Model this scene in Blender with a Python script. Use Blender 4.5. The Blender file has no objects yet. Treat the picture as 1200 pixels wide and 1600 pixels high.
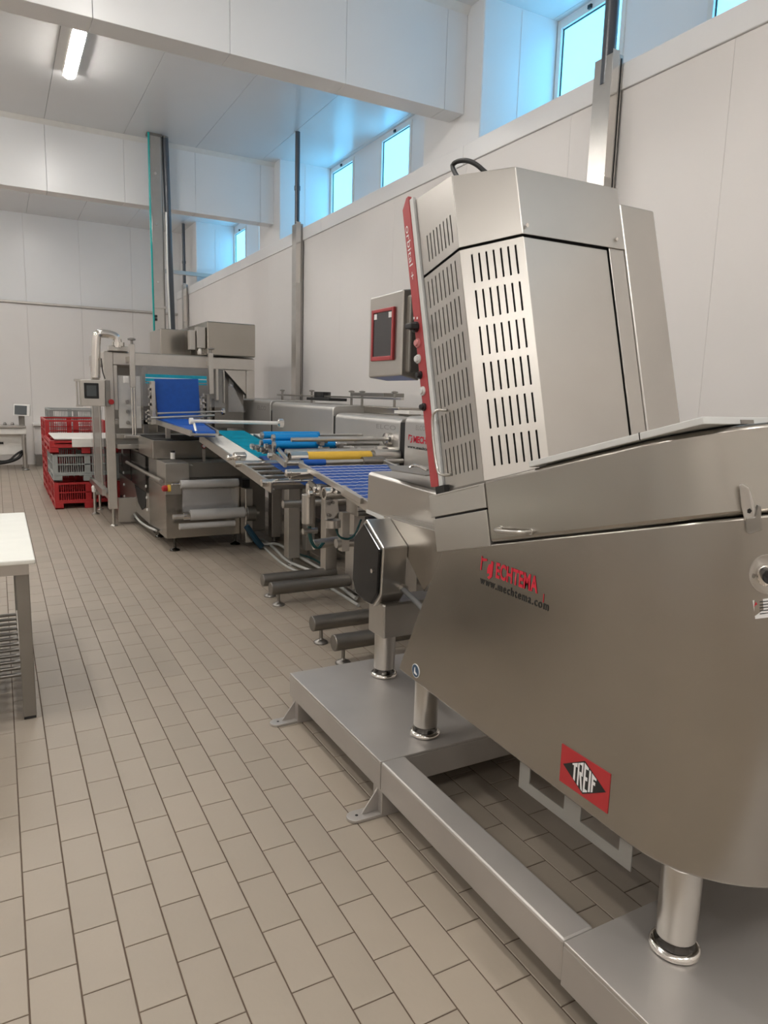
import bpy, bmesh, math, random
from mathutils import Vector, Matrix
random.seed(7)
PI = math.pi
SC = bpy.context.scene
COL = SC.collection

# ------------------------------------------------------------ camera
F, YAW, PIT, ROL, HC = 1100.2, .5015, .1633, .0278, 1.536
_f = Vector((math.sin(YAW)*math.cos(PIT), math.cos(YAW)*math.cos(PIT), -math.sin(PIT)))
_r = Vector((math.cos(YAW), -math.sin(YAW), 0)); _u = _r.cross(_f)
CR = _r*math.cos(ROL)+_u*math.sin(ROL); CU = -_r*math.sin(ROL)+_u*math.cos(ROL)
EYE = Vector((0, 0, HC))
cd = bpy.data.cameras.new('camera'); cam = bpy.data.objects.new('camera', cd); COL.objects.link(cam)
cd.sensor_fit = 'HORIZONTAL'; cd.sensor_width = 36; cd.lens = 36*F/1200; cd.clip_start = .05; cd.clip_end = 200
cam.matrix_world = Matrix(((CR.x, CU.x, -_f.x, 0), (CR.y, CU.y, -_f.y, 0), (CR.z, CU.z, -_f.z, HC), (0, 0, 0, 1)))
SC.camera = cam

# ------------------------------------------------------------ world and exposure
W = bpy.data.worlds.new('world'); SC.world = W; W.use_nodes = True
bg = W.node_tree.nodes['Background']; bg.inputs[0].default_value = (.62, .85, 1, 1); bg.inputs[1].default_value = 1.0
SC.view_settings.view_transform = 'Standard'; SC.view_settings.look = 'None'
SC.view_settings.gamma = 1; SC.view_settings.use_curve_mapping = False
SC.view_settings.exposure = 1.12
LAMP = 47.0        # ceiling tubes
WIN = 1.5          # backlit window panes
SC.cycles.use_denoising = True
SC.cycles.max_bounces = 8; SC.cycles.diffuse_bounces = 5; SC.cycles.glossy_bounces = 5
SC.cycles.caustics_reflective = False; SC.cycles.caustics_refractive = False

def pray(px, py):
    return _f + CR*((px-600)/F) - CU*((py-800)/F)
def onx(px, py, x): d = pray(px, py); return EYE + d*(x/d.x)
def ony(px, py, y): d = pray(px, py); return EYE + d*(y/d.y)
def onz(px, py, z): d = pray(px, py); return EYE + d*((z-HC)/d.z)

# ------------------------------------------------------------ materials
def mat(name, col, rough=.5, metal=0, var=0, vscale=3, bump=0, bscale=40, brush=None, emit=None, es=0, alpha=1, trans=0, island=0, rvar=0, spec=None):
    m = bpy.data.materials.new(name); m.use_nodes = True; nt = m.node_tree; N = nt.nodes; L = nt.links
    b = N['Principled BSDF']
    b.inputs['Base Color'].default_value = (*col, 1); b.inputs['Roughness'].default_value = rough; b.inputs['Metallic'].default_value = metal
    if spec is not None: b.inputs['Specular IOR Level'].default_value = spec
    if alpha < 1: b.inputs['Alpha'].default_value = alpha
    if trans: b.inputs['Transmission Weight'].default_value = trans
    if emit: b.inputs['Emission Color'].default_value = (*emit, 1); b.inputs['Emission Strength'].default_value = es
    tc = N.new('ShaderNodeTexCoord')
    def noise(scale, sx=(1, 1, 1), detail=3):
        mp = N.new('ShaderNodeMapping'); mp.inputs['Scale'].default_value = sx; L.new(tc.outputs['Object'], mp.inputs[0])
        n = N.new('ShaderNodeTexNoise'); n.inputs['Scale'].default_value = scale; n.inputs['Detail'].default_value = detail
        L.new(mp.outputs[0], n.inputs['Vector']); return n.outputs['Fac']
    def mrange(src, a, c):
        q = N.new('ShaderNodeMapRange'); q.inputs[1].default_value = .25; q.inputs[2].default_value = .75; q.inputs[3].default_value = a; q.inputs[4].default_value = c
        L.new(src, q.inputs[0]); return q.outputs[0]
    cur = None
    if var or island:
        hsv = N.new('ShaderNodeHueSaturation'); hsv.inputs['Color'].default_value = (*col, 1)
        if var: cur = mrange(noise(vscale), 1-var, 1+var)
        if island:
            g = N.new('ShaderNodeNewGeometry'); oi = N.new('ShaderNodeObjectInfo')
            a = N.new('ShaderNodeMath'); a.operation = 'ADD'; L.new(g.outputs['Random Per Island'], a.inputs[0]); L.new(oi.outputs['Random'], a.inputs[1])
            fr = N.new('ShaderNodeMath'); fr.operation = 'FRACT'; L.new(a.outputs[0], fr.inputs[0])
            q = N.new('ShaderNodeMapRange'); q.inputs[3].default_value = 1-island; q.inputs[4].default_value = 1+island; L.new(fr.outputs[0], q.inputs[0])
            if cur:
                mm = N.new('ShaderNodeMath'); mm.operation = 'MULTIPLY'; L.new(cur, mm.inputs[0]); L.new(q.outputs[0], mm.inputs[1]); cur = mm.outputs[0]
            else: cur = q.outputs[0]
        L.new(cur, hsv.inputs['Value']); L.new(hsv.outputs[0], b.inputs['Base Color'])
    if brush:
        sx, amt = brush
        q = mrange(noise(6, sx, 1), rough-amt, rough+amt)
        if rvar:
            q2 = mrange(noise(1.7, (1, 1, 1), 1), -rvar, rvar)
            a = N.new('ShaderNodeMath'); a.operation = 'ADD'; L.new(q, a.inputs[0]); L.new(q2, a.inputs[1]); q = a.outputs[0]
        L.new(q, b.inputs['Roughness'])
    if bump:
        bp = N.new('ShaderNodeBump'); bp.inputs['Strength'].default_value = bump; bp.inputs['Distance'].default_value = .01
        L.new(noise(bscale, (1, 1, 1), 1), bp.inputs['Height']); L.new(bp.outputs[0], b.inputs['Normal'])
    return m
M = {}
M['steel'] = mat('steel', (.39, .365, .33), .25, 1, var=.10, vscale=1.8, bump=.32, bscale=2.0)
M['steelv'] = mat('steel_head', (.51, .49, .46), .33, 1, var=.05, vscale=2.5, bump=.10, bscale=2.5)
M['steeld'] = mat('steel_dull', (.29, .275, .255), .42, 1, var=.10, vscale=4)
M['plate'] = mat('platform_steel', (.50, .475, .45), .46, .72, var=.10, vscale=2.5, rvar=0, bump=.05, bscale=3)
M['chrome'] = mat('chrome', (.74, .71, .67), .14, 1)
M['alu'] = mat('satin_steel', (.56, .54, .51), .28, 1, var=.06, vscale=8)
M['frame'] = mat('brushed_frame', (.60, .57, .53), .42, 1, var=.08, vscale=5)
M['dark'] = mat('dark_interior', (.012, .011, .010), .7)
M['black'] = mat('black_plastic', (.012, .012, .013), .35)
M['bglass'] = mat('black_glass', (.006, .006, .007), .08, spec=.3)
M['bluem'] = mat('mesh_blue', (.006, .075, .36), .5)
M['rubber'] = mat('black_rubber', (.02, .02, .02), .55)
M['tubem'] = mat('dull_tube', (.24, .225, .205), .45, 1, var=.1, vscale=8)
M['wall'] = mat('wall_panel', (.78, .75, .725), .42, var=.02, vscale=1.2)
M['wallu'] = mat('upper_panel', (.82, .82, .82), .32, var=.02, vscale=1.2)
M['ceil'] = mat('ceiling_panel', (.76, .76, .76), .27, var=.02, vscale=1)
M['tile'] = mat('floor_tile', (.35, .298, .240), .42, var=.07, vscale=2.5, island=.045, bump=.05, bscale=60)
M['grout'] = mat('grout', (.105, .072, .05), .85, var=.2, vscale=30)
M['red'] = mat('red_panel', (.37, .045, .05), .42)
M['redp'] = mat('red_crate_plastic', (.42, .022, .025), .4, var=.1, vscale=9)
M['greyp'] = mat('grey_crate_plastic', (.34, .36, .35), .45, var=.1, vscale=9)
M['grey'] = mat('grey_edge', (.60, .61, .60), .4)
M['blue'] = mat('blue_belt', (.006, .09, .42), .45, var=.1, vscale=20)
M['blueb'] = mat('bright_blue_roller', (.0, .24, .62), .35)
M['cyan'] = mat('cyan_belt', (.0, .38, .54), .45, var=.12, vscale=30)
M['yellow'] = mat('yellow_sleeve', (.80, .50, .06), .45, var=.05, vscale=20)
M['white'] = mat('white_plastic', (.80, .78, .74), .4, var=.04, vscale=12)
M['cut'] = mat('cutting_board', (.82, .82, .76), .5, var=.03, vscale=8)
M['blackm'] = mat('dark_chrome', (.09, .085, .08), .2, 1)
M['filmr'] = mat('film_roll', (.55, .54, .53), .25, .2)
M['cover'] = mat('cover_steel', (.50, .485, .46), .42, .75, var=.06, vscale=2, bump=.1, bscale=3)
M['guard'] = mat('pale_guard', (.42, .41, .38), .4)
M['screen'] = mat('grey_screen', (.10, .11, .115), .15)
M['screend'] = mat('dark_screen', (.035, .033, .036), .12)
M['glassd'] = mat('smoked_cover', (.05, .045, .042), .12, alpha=.62)
M['film'] = mat('clear_film', (.75, .75, .76), .15, alpha=.30, bump=.6, bscale=25)
M['sheet'] = mat('clear_cover', (.55, .55, .55), .12, alpha=.30)
M['duct'] = mat('grey_pipe', (.085, .095, .11), .3)
M['cyanh'] = mat('teal_hose', (.0, .36, .34), .35)
M['teald'] = mat('dark_teal_hose', (.01, .07, .07), .4)
M['bluer'] = mat('blue_air_hose', (.012, .05, .085), .45)
M['cable'] = mat('white_cable', (.52, .52, .49), .5)
M['flex'] = mat('grey_flex_hose', (.11, .11, .11), .5)
M['ink'] = mat('red_ink', (.55, .012, .035), .5)
M['inkb'] = mat('black_ink', (.012, .012, .012), .5)
M['inkw'] = mat('white_ink', (.78, .78, .78), .5)
M['inkg'] = mat('grey_ink', (.30, .28, .26), .6)
M['stick'] = mat('blue_sticker', (.03, .07, .13), .4)
M['signr'] = mat('red_sticker', (.42, .025, .03), .4)
M['pinkb'] = mat('red_button', (.55, .22, .22), .4)
M['lamp'] = mat('lamp_diffuser', (.9, .9, .9), .5, emit=(1, .965, .915), es=LAMP)
M['pane'] = mat('frosted_pane', (.35, .5, .55), .2, emit=(.125, .58, 1.0), es=WIN)

# ------------------------------------------------------------ mesh builder
class MB:
    def __init__(s): s.v = []; s.f = []
    def add(s, vs, fs):
        o = len(s.v); s.v += [tuple(v) for v in vs]; s.f += [tuple(i+o for i in f) for f in fs]; return s
    def hexa(s, p):
        return s.add(p, [(0, 3, 2, 1), (4, 5, 6, 7), (0, 1, 5, 4), (1, 2, 6, 5), (2, 3, 7, 6), (3, 0, 4, 7)])
    def box(s, x0, x1, y0, y1, z0, z1):
        return s.hexa([(x0, y0, z0), (x1, y0, z0), (x1, y1, z0), (x0, y1, z0), (x0, y0, z1), (x1, y0, z1), (x1, y1, z1), (x0, y1, z1)])
    def beam(s, a, b, w, h, up=(0, 0, 1)):
        a = Vector(a); b = Vector(b); d = (b-a).normalized(); sx = d.cross(Vector(up)).normalized()*w/2; sz = sx.normalized().cross(d)*h/2
        return s.hexa([a-sx-sz, a+sx-sz, b+sx-sz, b-sx-sz, a-sx+sz, a+sx+sz, b+sx+sz, b-sx+sz])
    def prism(s, a, b):      # two equal loops of 3D points, joined
        n = len(a)
        s.add(list(a)+list(b), [tuple(range(n))[::-1], tuple(range(n, 2*n))]+[(i, (i+1) % n, n+(i+1) % n, n+i) for i in range(n)]); return s
    def tube(s, a, b, r, n=16, r2=None, caps=True):
        a = Vector(a); b = Vector(b); d = (b-a).normalized()
        t = Vector((1, 0, 0)) if abs(d.x) < .9 else Vector((0, 1, 0)); u = d.cross(t).normalized(); w = d.cross(u); r2 = r if r2 is None else r2
        A = [a+(u*math.cos(2*PI*i/n)+w*math.sin(2*PI*i/n))*r for i in range(n)]
        B = [b+(u*math.cos(2*PI*i/n)+w*math.sin(2*PI*i/n))*r2 for i in range(n)]
        fs = [(i, (i+1) % n, n+(i+1) % n, n+i) for i in range(n)]
        if caps: fs += [tuple(range(n))[::-1], tuple(range(n, 2*n))]
        return s.add(A+B, fs)
    def ring(s, a, b, r, ri, n=20):   # open tube with wall
        a = Vector(a); b = Vector(b); d = (b-a).normalized()
        t = Vector((1, 0, 0)) if abs(d.x) < .9 else Vector((0, 1, 0)); u = d.cross(t).normalized(); w = d.cross(u)
        L = []
        for c, q in ((a, r), (b, r), (b, ri), (a, ri)):
            L += [c+(u*math.cos(2*PI*i/n)+w*math.sin(2*PI*i/n))*q for i in range(n)]
        fs = []
        for k in range(4):
            for i in range(n): fs.append((k*n+i, k*n+(i+1) % n, ((k+1) % 4)*n+(i+1) % n, ((k+1) % 4)*n+i))
        return s.add(L, fs)
    def path(s, pts, r, n=8, smooth=0):
        P = [Vector(p) for p in pts]
        for _ in range(smooth):
            Q = [P[0]]
            for a, b in zip(P, P[1:]): Q += [a*.75+b*.25, a*.25+b*.75]
            P = Q+[P[-1]]
        vs = []; u = None
        for i, p in enumerate(P):
            d = (P[min(i+1, len(P)-1)]-P[max(i-1, 0)]).normalized()
            if u is None: u = d.cross(Vector((0, 0, 1)) if abs(d.z) < .9 else Vector((1, 0, 0))).normalized()
            else: u = (u-d*u.dot(d)).normalized()
            w = d.cross(u)
            vs += [p+(u*math.cos(2*PI*k/n)+w*math.sin(2*PI*k/n))*r for k in range(n)]
        fs = [(i*n+k, i*n+(k+1) % n, (i+1)*n+(k+1) % n, (i+1)*n+k) for i in range(len(P)-1) for k in range(n)]
        fs += [tuple(range(n))[::-1], tuple((len(P)-1)*n+k for k in range(n))]
        return s.add(vs, fs)
    def lathe(s, c, prof, n=24, axis='z'):  # prof: list of (r, h)
        c = Vector(c); vs = []
        for r, h in prof:
            for k in range(n):
                a = 2*PI*k/n; q = (r*math.cos(a), r*math.sin(a), h)
                if axis == 'x': q = (h, r*math.cos(a), r*math.sin(a))
                if axis == 'y': q = (r*math.sin(a), h, r*math.cos(a))
                vs.append(c+Vector(q))
        m = len(prof)
        fs = [(i*n+k, i*n+(k+1) % n, (i+1)*n+(k+1) % n, (i+1)*n+k) for i in range(m-1) for k in range(n)]
        fs += [tuple(range(n))[::-1], tuple((m-1)*n+k for k in range(n))]
        return s.add(vs, fs)
    def build(s, name, m, parent=None, bevel=0, smooth=False, solid=0, seg=2):
        me = bpy.data.meshes.new(name); me.from_pydata(s.v, [], s.f); me.update()
        bm = bmesh.new(); bm.from_mesh(me); bmesh.ops.recalc_face_normals(bm, faces=bm.faces); bm.to_mesh(me); bm.free()
        me.materials.append(M[m] if isinstance(m, str) else m)
        o = bpy.data.objects.new(name, me); COL.objects.link(o)
        if smooth:
            for p in me.polygons: p.use_smooth = True
            try: me.set_sharp_from_angle(angle=math.radians(40))
            except Exception: pass
        if solid:
            q = o.modifiers.new('s', 'SOLIDIFY'); q.thickness = solid; q.offset = 0
        if bevel:
            q = o.modifiers.new('b', 'BEVEL'); q.width = bevel; q.segments = seg; q.limit_method = 'ANGLE'; q.angle_limit = math.radians(35)
        if parent is not None: adopt(o, parent)
        return o
ORG = {}
def origin(o): return Vector(ORG.get(o.name, (0, 0, 0)))
def adopt(o, p):
    o.parent = p; o.matrix_parent_inverse = Matrix.Translation(-origin(p))
def props(o, label=None, cat=None, group=None, kind=None):
    if label: o['label'] = label
    if cat: o['category'] = cat
    if group: o['group'] = group
    if kind: o['kind'] = kind
    return o
def thing(name, label, cat, loc, group=None):
    o = bpy.data.objects.new(name, None); COL.objects.link(o); o.location = loc; o.empty_display_size = .05; ORG[o.name] = tuple(loc)
    return props(o, label, cat, group)
def lab(o, s): o['label'] = s; return o
def text(s, name, m, parent, p0, ux, uy, w, h, off=0.0, space=1.0):
    """flat lettering: lower left corner p0, fills w along ux and cap height h along uy"""
    cu = bpy.data.curves.new(name, 'FONT'); cu.body = s; cu.size = 1; cu.offset = off; cu.space_character = space; cu.resolution_u = 3; cu.extrude = 0
    t = bpy.data.objects.new(name, cu); COL.objects.link(t); bpy.context.view_layer.update()
    me = bpy.data.meshes.new_from_object(t.evaluated_get(bpy.context.evaluated_depsgraph_get())); bpy.data.objects.remove(t)
    xs = [v.co.x for v in me.vertices]; ys = [v.co.y for v in me.vertices]; x0, x1, y0, y1 = min(xs), max(xs), min(ys), max(ys)
    p0 = Vector(p0); ux = Vector(ux).normalized(); uy = Vector(uy).normalized()
    for v in me.vertices: v.co = p0+ux*((v.co.x-x0)/(x1-x0)*w)+uy*((v.co.y-y0)/(y1-y0)*h)
    me.materials.clear(); me.materials.append(M[m]); o = bpy.data.objects.new(name, me); COL.objects.link(o); adopt(o, parent); return o

def foot(parent, x, y, z0, ztop, rs=.011, rd=.038, name='foot', rod='chrome', disc='chrome'):
    b = MB(); b.tube((x, y, z0+.02), (x, y, ztop), rs, 12); b.lathe((x, y, z0), [(rd, 0), (rd, .006), (rd*.85, .014), (rd*.35, .024), (rs, .034)], 20)
    return b.build(name, disc, parent, smooth=True)

# ============================================================ SETTING
def struct(name): 
    o = thing(name, None, None, (0, 0, 0)); o['kind'] = 'structure'; return o
# ---- floor of tiles in running bond
fl = MB().box(-4.2, 4.4, -3.2, 16.2, -.08, -.0025).build('floor', 'grout'); fl['kind'] = 'structure'
TW, TL, G = .12, .2342, .0021
def tile_mesh(x0, y0, b):
    a, c, e = x0+G, x0+TW-G, .0016
    y1, y2 = y0+G, y0+TL-G; k = .0011
    return b.add([(a, y1, -.008), (c, y1, -.008), (c, y2, -.008), (a, y2, -.008), (a, y1, -k), (c, y1, -k), (c, y2, -k), (a, y2, -k), (a+e, y1+e, 0), (c-e, y1+e, 0), (c-e, y2-e, 0), (a+e, y2-e, 0)],
          [(0, 1, 5, 4), (1, 2, 6, 5), (2, 3, 7, 6), (3, 0, 4, 7), (4, 5, 9, 8), (5, 6, 10, 9), (6, 7, 11, 10), (7, 4, 8, 11), (8, 9, 10, 11)])
tiles = []
for i in range(-34, 37):
    for j in range(-60, 26):
        x0 = -.0106+i*TW; off = 0 if i % 2 == 0 else TL*.5
        y0 = 2.79-j*TL-TL+off
        tiles.append((x0, y0))
def visible(x, y):
    d = Vector((x, y, 0))-EYE; zc = d.dot(_f)
    if zc < .2: return False
    px = 600+F*d.dot(CR)/zc; py = 800-F*d.dot(CU)/zc
    if not (-15 < px < 1215 and -10 < py < 1630): return False
    if x > 1.26 and y < 2.0 and px > 900: return False
    return True
vis = sorted([t for t in tiles if visible(t[0]+TW/2, t[1]+TL/2)], key=lambda t: (Vector((t[0]+.06, t[1]+.117, 0))-EYE).length)
near = set(vis[:300])
proto = tile_mesh(0, 0, MB()).build('tile', 'tile', fl)
proto.location = (*vis[0], 0)
for t in vis[1:300]:
    c = proto.copy(); COL.objects.link(c); c.location = (*t, 0)
b = MB()
for t in tiles:
    if t not in near: tile_mesh(*t, b)
o = b.build('tile_field', 'tile', fl); o['kind'] = 'stuff'

XW, XO, ZL, ZC = 3.45, 4.31, 3.56, 4.67
# ---- right wall: lower insulated panels, ledge cap
wr = struct('wall_right')
MB().box(XW+.02, XW+.16, -3.2, 15.6, 0, 3.41).build('backing', 'wall', wr)
y = -3.2+.26; edges = [2.66+1.2*k for k in range(-5, 12)]
edges = [-3.2]+[e for e in edges if -3.1 < e < 15.5]+[15.6]
for a, c in zip(edges, edges[1:]):
    MB().box(XW, XW+.02, a+.0006, c-.0006, 0, 3.408).build('panel', 'wall', wr, bevel=.001)
lc = [-3.2, -.4, 2.2, 5.10, 8.0, 11.1, 13.4, 15.6]
for a, c in zip(lc, lc[1:]):
    MB().box(XW-.014, XO, a+.001, c-.001, 3.41, ZL).build('ledge_cap', 'wallu', wr, bevel=.006)
# ---- outer clerestory wall with window openings
wo = struct('wall_right_upper')
wins = []
for k in (-1, 0, 1, 2):
    o4 = 4.645*k
    for a in (2.80, 4.29): wins.append((a+o4, a+o4+.755))
wz0, wz1 = 3.68, 4.64
ys = [-3.2]+[v for w in wins for v in w]+[15.6]
for i in range(0, len(ys), 2):
    a, c = ys[i], ys[i+1]
    if c-a > .02: MB().box(XO, XO+.12, a, c, ZL-.1, 4.9).build('panel', 'wallu', wo)
for a, c in wins:
    MB().box(XO, XO+.12, a, c, ZL-.1, wz0).build('panel', 'wallu', wo); MB().box(XO, XO+.12, a, c, wz1, 4.9).build('panel', 'wallu', wo)
n = 0
for a, c in wins:
    if a < 0: continue
    n += 1; w = struct('window_%d' % n); q = .045
    b = MB(); b.box(XO-.012, XO+.06, a, a+q, wz0, wz1); b.box(XO-.012, XO+.06, c-q, c, wz0, wz1); b.box(XO-.012, XO+.06, a+q, c-q, wz0, wz0+q); b.box(XO-.012, XO+.06, a+q, c-q, wz1-q, wz1)
    b.build('window_frame', 'white', w, bevel=.004)
    MB().box(XO+.022, XO+.03, a+q, c-q, wz0+q, wz1-q).build('pane', 'pane', w)
    b = MB(); g = .006
    b.box(XO+.012, XO+.023, a+q, a+q+g, wz0+q, wz1-q); b.box(XO+.012, XO+.023, c-q-g, c-q, wz0+q, wz1-q); b.box(XO+.012, XO+.023, a+q, c-q, wz0+q, wz0+q+g); b.box(XO+.012, XO+.023, a+q, c-q, wz1-q-g, wz1-q)
    b.build('gasket', 'rubber', w)
    MB().box(XO-.03, XO-.01, (a+c)/2-.02, (a+c)/2+.02, wz1-.035, wz1-.005).build('latch', 'black', w, bevel=.004)
# ---- pilasters and cross beams
for k in (-1, 0, 1, 2):
    o4 = 4.645*k
    p = struct('pillar_%d' % (k+2))
    y1 = 5.92+o4 if k < 2 else 15.6
    MB().box(3.55, XO-.001, 5.05+o4, y1, ZL+.001, 4.92).build('casing', 'wallu', p, bevel=.012)
    for sx in ((3.92,) if k >= 0 else ()):
        MB().box(sx, sx+.09, 5.046+o4, 5.05+o4, ZL+.001, 4.66).build('cover_strip', 'wallu', p, bevel=.0015)
    if k < 2:
        t = struct('beam_%d' % (k+2)); yb = 5.28+o4
        xs = [-4.2]+[.67+.895*j for j in range(-5, 4)]+[3.549]
        for a, c in zip(xs, xs[1:]):
            MB().box(a+.0012, c-.0012, yb, yb+.22, 3.87, 5.0).build('panel', 'wallu', t, bevel=.003)
        b = MB(); b.prism([(-4.2, yb-.05, ZC-.001), (-4.2, yb, ZC-.05), (-4.2, yb+.001, ZC)], [(3.549, yb-.05, ZC-.001), (3.549, yb, ZC-.05), (3.549, yb+.001, ZC)])
        b.build('cove', 'white', t)
# ---- ceiling panels running the length of the hall
ce = struct('ceiling')
xs = [-4.2]+[.67+.895*j for j in range(-5, 5)]+[4.4]
for (ya, yb_, z) in ((-3.2, 9.9, ZC), (9.9, 15.7, 4.75)):
    for a, c in zip(xs, xs[1:]):
        MB().box(a+.0015, c-.0015, ya, yb_, z, z+.1).build('panel', 'ceil', ce, bevel=.002)
MB().box(-4.2, 4.5, -3.2, 15.8, 5.0, 5.06).build('deck', 'wallu', ce)
# ---- far wall
wf = struct('wall_far')
MB().box(-4.2, 4.4, 15.62, 15.75, 0, 5).build('backing', 'wall', wf)
xs = [-4.2]+[.60+.97*j for j in range(-4, 4)]+[4.31]
for a, c in zip(xs, xs[1:]):
    MB().box(a+.0015, c-.0015, 15.60, 15.62, 3.135, 4.76).build('upper_panel', 'wallu', wf, bevel=.002)
    MB().box(a+.0015, c-.0015, 15.60, 15.62, 0, 3.095).build('lower_panel', 'wall', wf, bevel=.002)
lab(MB().box(-4.2, 3.45, 15.56, 15.61, 3.095, 3.135).build('rail', 'frame', wf, bevel=.004), 'thin grey metal rail along the far wall')
kb = struct('trim_1')
MB().box(.60, 3.2, 15.25, 15.6, .22, .78).build('plinth_wall', 'wall', kb, bevel=.01)
MB().box(.58, 3.22, 15.20, 15.6, .78, .83).build('ledge', 'white', kb, bevel=.01)
bb = struct('baseboard_far')
MB().box(.60, 3.2, 15.22, 15.6, 0, .22).build('kick', 'steeld', bb, bevel=.004)
# ---- walls outside the picture
wl = struct('wall_left'); wb = struct('wall_back')
for k in range(16): MB().box(-4.32, -4.2, -3.2+1.2*k+.002, min(-3.2+1.2*(k+1), 15.7)-.002, 0, 5).build('panel', 'wall', wl)
for k in range(7): MB().box(-4.3+1.24*k+.002, -4.3+1.24*(k+1)-.002, -3.32, -3.2, 0, 5).build('panel', 'wall', wb)

# ============================================================ CEILING LAMPS
lampspots = [(.752, 7.28), (.752, 2.75), (.752, 12.1)]+[(x, y) for x in (-1.3, -3.2) for y in (-1.9, 2.75, 7.46, 12.1)]+[(.765, -1.9), (2.5, -1.9)]  # left and rear rows are unseen lamps added to spread the light
for i, (x, y) in enumerate(lampspots):
    z = 4.75 if y > 10 else ZC
    lb = ['long glowing fluorescent ceiling lamp between the two white beams', 'glowing ceiling lamp in the bay above the camera', 'ceiling lamp hidden beyond the second beam'][i] if i < 3 else 'unseen ceiling lamp added in the left or rear rows to spread the light'
    t = thing('ceiling_lamp', lb, 'lamp', (x+.06, y+.5, z), 'fluorescent ceiling lamps')
    b = MB(); b.box(x, x+.116, y-.02, y+1.04, z-.05, z-.0005); b.box(x-.004, x+.003, y-.02, y+1.04, z-.060, z-.0006); b.box(x+.113, x+.120, y-.02, y+1.04, z-.060, z-.0006); b.build('housing', 'white', t)
    prof = [(x+.004+.054*(1-math.cos(PI*q/8)), z-.051-.035*math.sin(PI*q/8)) for q in range(9)]
    MB().prism([(p[0], y, p[1]) for p in prof], [(p[0], y+1.02, p[1]) for p in prof]).build('diffuser', 'lamp', t)

# ============================================================ PLATFORM
PT = .217
pf = thing('steel_platform', 'low grey steel platform with open frame and bolted feet under the big slicer', 'platform', (1.7, 1.5, 0))
b = MB()
b.box(1.16, 2.45, 2.09, 3.01, PT-.012, PT)
b.build('rear_deck', 'plate', pf, bevel=.003)
b = MB()
b.box(1.16, 1.172, 2.09, 3.01, .105, PT-.012); b.box(1.172, 2.45, 2.998, 3.01, .105, PT-.012); b.box(1.172, 2.45, 2.09, 2.102, .105, PT-.012); b.box(2.438, 2.45, 2.102, 2.998, .105, PT-.012)
b.build('rear_apron', 'plate', pf, bevel=.002)
MB().box(1.16, 1.262, 1.13, 2.089, .100, PT+.001).build('side_rail', 'plate', pf, bevel=.008)
MB().box(2.35, 2.45, 1.13, 2.089, .100, PT).build('side_rail', 'plate', pf, bevel=.008)
MB().box(1.16, 2.45, -.5, 1.13, PT-.012, PT).build('front_deck', 'plate', pf, bevel=.003)
b = MB(); b.box(1.16, 1.172, -.5, 1.13, .095, PT-.012); b.box(1.172, 2.45, 1.118, 1.13, .095, PT-.012); b.box(1.172, 2.45, -.5, -.488, .095, PT-.012)
b.build('front_apron', 'plate', pf, bevel=.002)
def bracket(x, y, d=1):
    g = 'foot_plate'
    w = .033
    pts = [(x, y-w), (x-.09*d, y-w)]+[(x-(.09+w*math.sin(PI*k/8))*d, y-w*math.cos(PI*k/8)) for k in range(1, 8)]+[(x-.09*d, y+w), (x, y+w)]
    p = MB().prism([(q[0], q[1], 0.0005) for q in pts], [(q[0], q[1], .012) for q in pts]).build('foot_plate', 'plate', pf, bevel=.0015)
    MB().prism([(x, y-.003, .0125), (x-.065*d, y-.003, .0125), (x, y-.003, .10)], [(x, y+.003, .0125), (x-.065*d, y+.003, .0125), (x, y+.003, .10)]).build('gusset', 'plate', p)
    MB().lathe((x-.085*d, y, .0115), [(.006, 0), (.006, .001)], 12).build('bolt_hole', 'dark', p)
    xx = (x, x+.10) if d > 0 else (x-.10, x)
    MB().box(xx[0], xx[1], y-.035, y+.035, .0005, .106).build('leg', 'plate', pf, bevel=.002)
for y in (2.95, 2.115, .6, -.3): bracket(1.165, y)
for y in (2.95, 2.115, .6): bracket(2.445, y, -1)

# ============================================================ THE SLICER
TA = math.radians(15); cA, sA = math.cos(TA), math.sin(TA)
def T(x, yl, zl): return (x, yl*cA+zl*sA, -yl*sA+zl*cA)
sl = thing('slicing_machine', 'large stainless steel meat slicer with tilted louvred head and rounded hopper body', 'slicer', (1.8, 1.5, PT))
X0 = 1.32
def plan(x0, x1, yf, yn, r, n=10):
    """near end rounded: starts at far left corner, ends at far right corner"""
    P = [(x0, yf), (x0, (yf+yn+r)/2), (x0, yn+r)]
    P += [(x0+r-r*math.cos(PI/2*k/n), yn+r-r*math.sin(PI/2*k/n)) for k in range(1, n+1)]
    P += [(x1-r+r*math.sin(PI/2*k/n), yn+r-r*math.cos(PI/2*k/n)) for k in range(0, n+1)]
    P += [(x1, yf)]
    return P
XR = 2.2
P = plan(X0, XR, 2.258, .81, .29)
bot = []; top = []
for (x, y) in P:
    zb = .45+max(0, (y-1.04))*.03
    bot.append((x, y, zb))
    yt = 1.985 if y > 2.2 else (min(y, 1.9))
    top.append((x, yt, (1.4988-yt*sA)/cA))
b = MB().prism(bot, top); body = b.build('hopper_body', 'steel', sl, bevel=.006, smooth=True, seg=3)
# seam strip (dark gap under the lid)
Pl = plan(X0+.008, XR-.008, 1.66, .52, .27)
MB().prism([T(x, y, 1.495) for x, y in Pl], [T(x, y, 1.503) for x, y in Pl]).build('seam', 'dark', sl)
# lid
Pl = plan(X0-.004, XR, 1.372, .485, .27)
lid = MB().prism([T(x, y, 1.5018) for x, y in Pl], [T(x, y, 1.698) for x, y in Pl]).build('hopper_lid', 'steel', sl, bevel=.012, smooth=True, seg=3)
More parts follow.
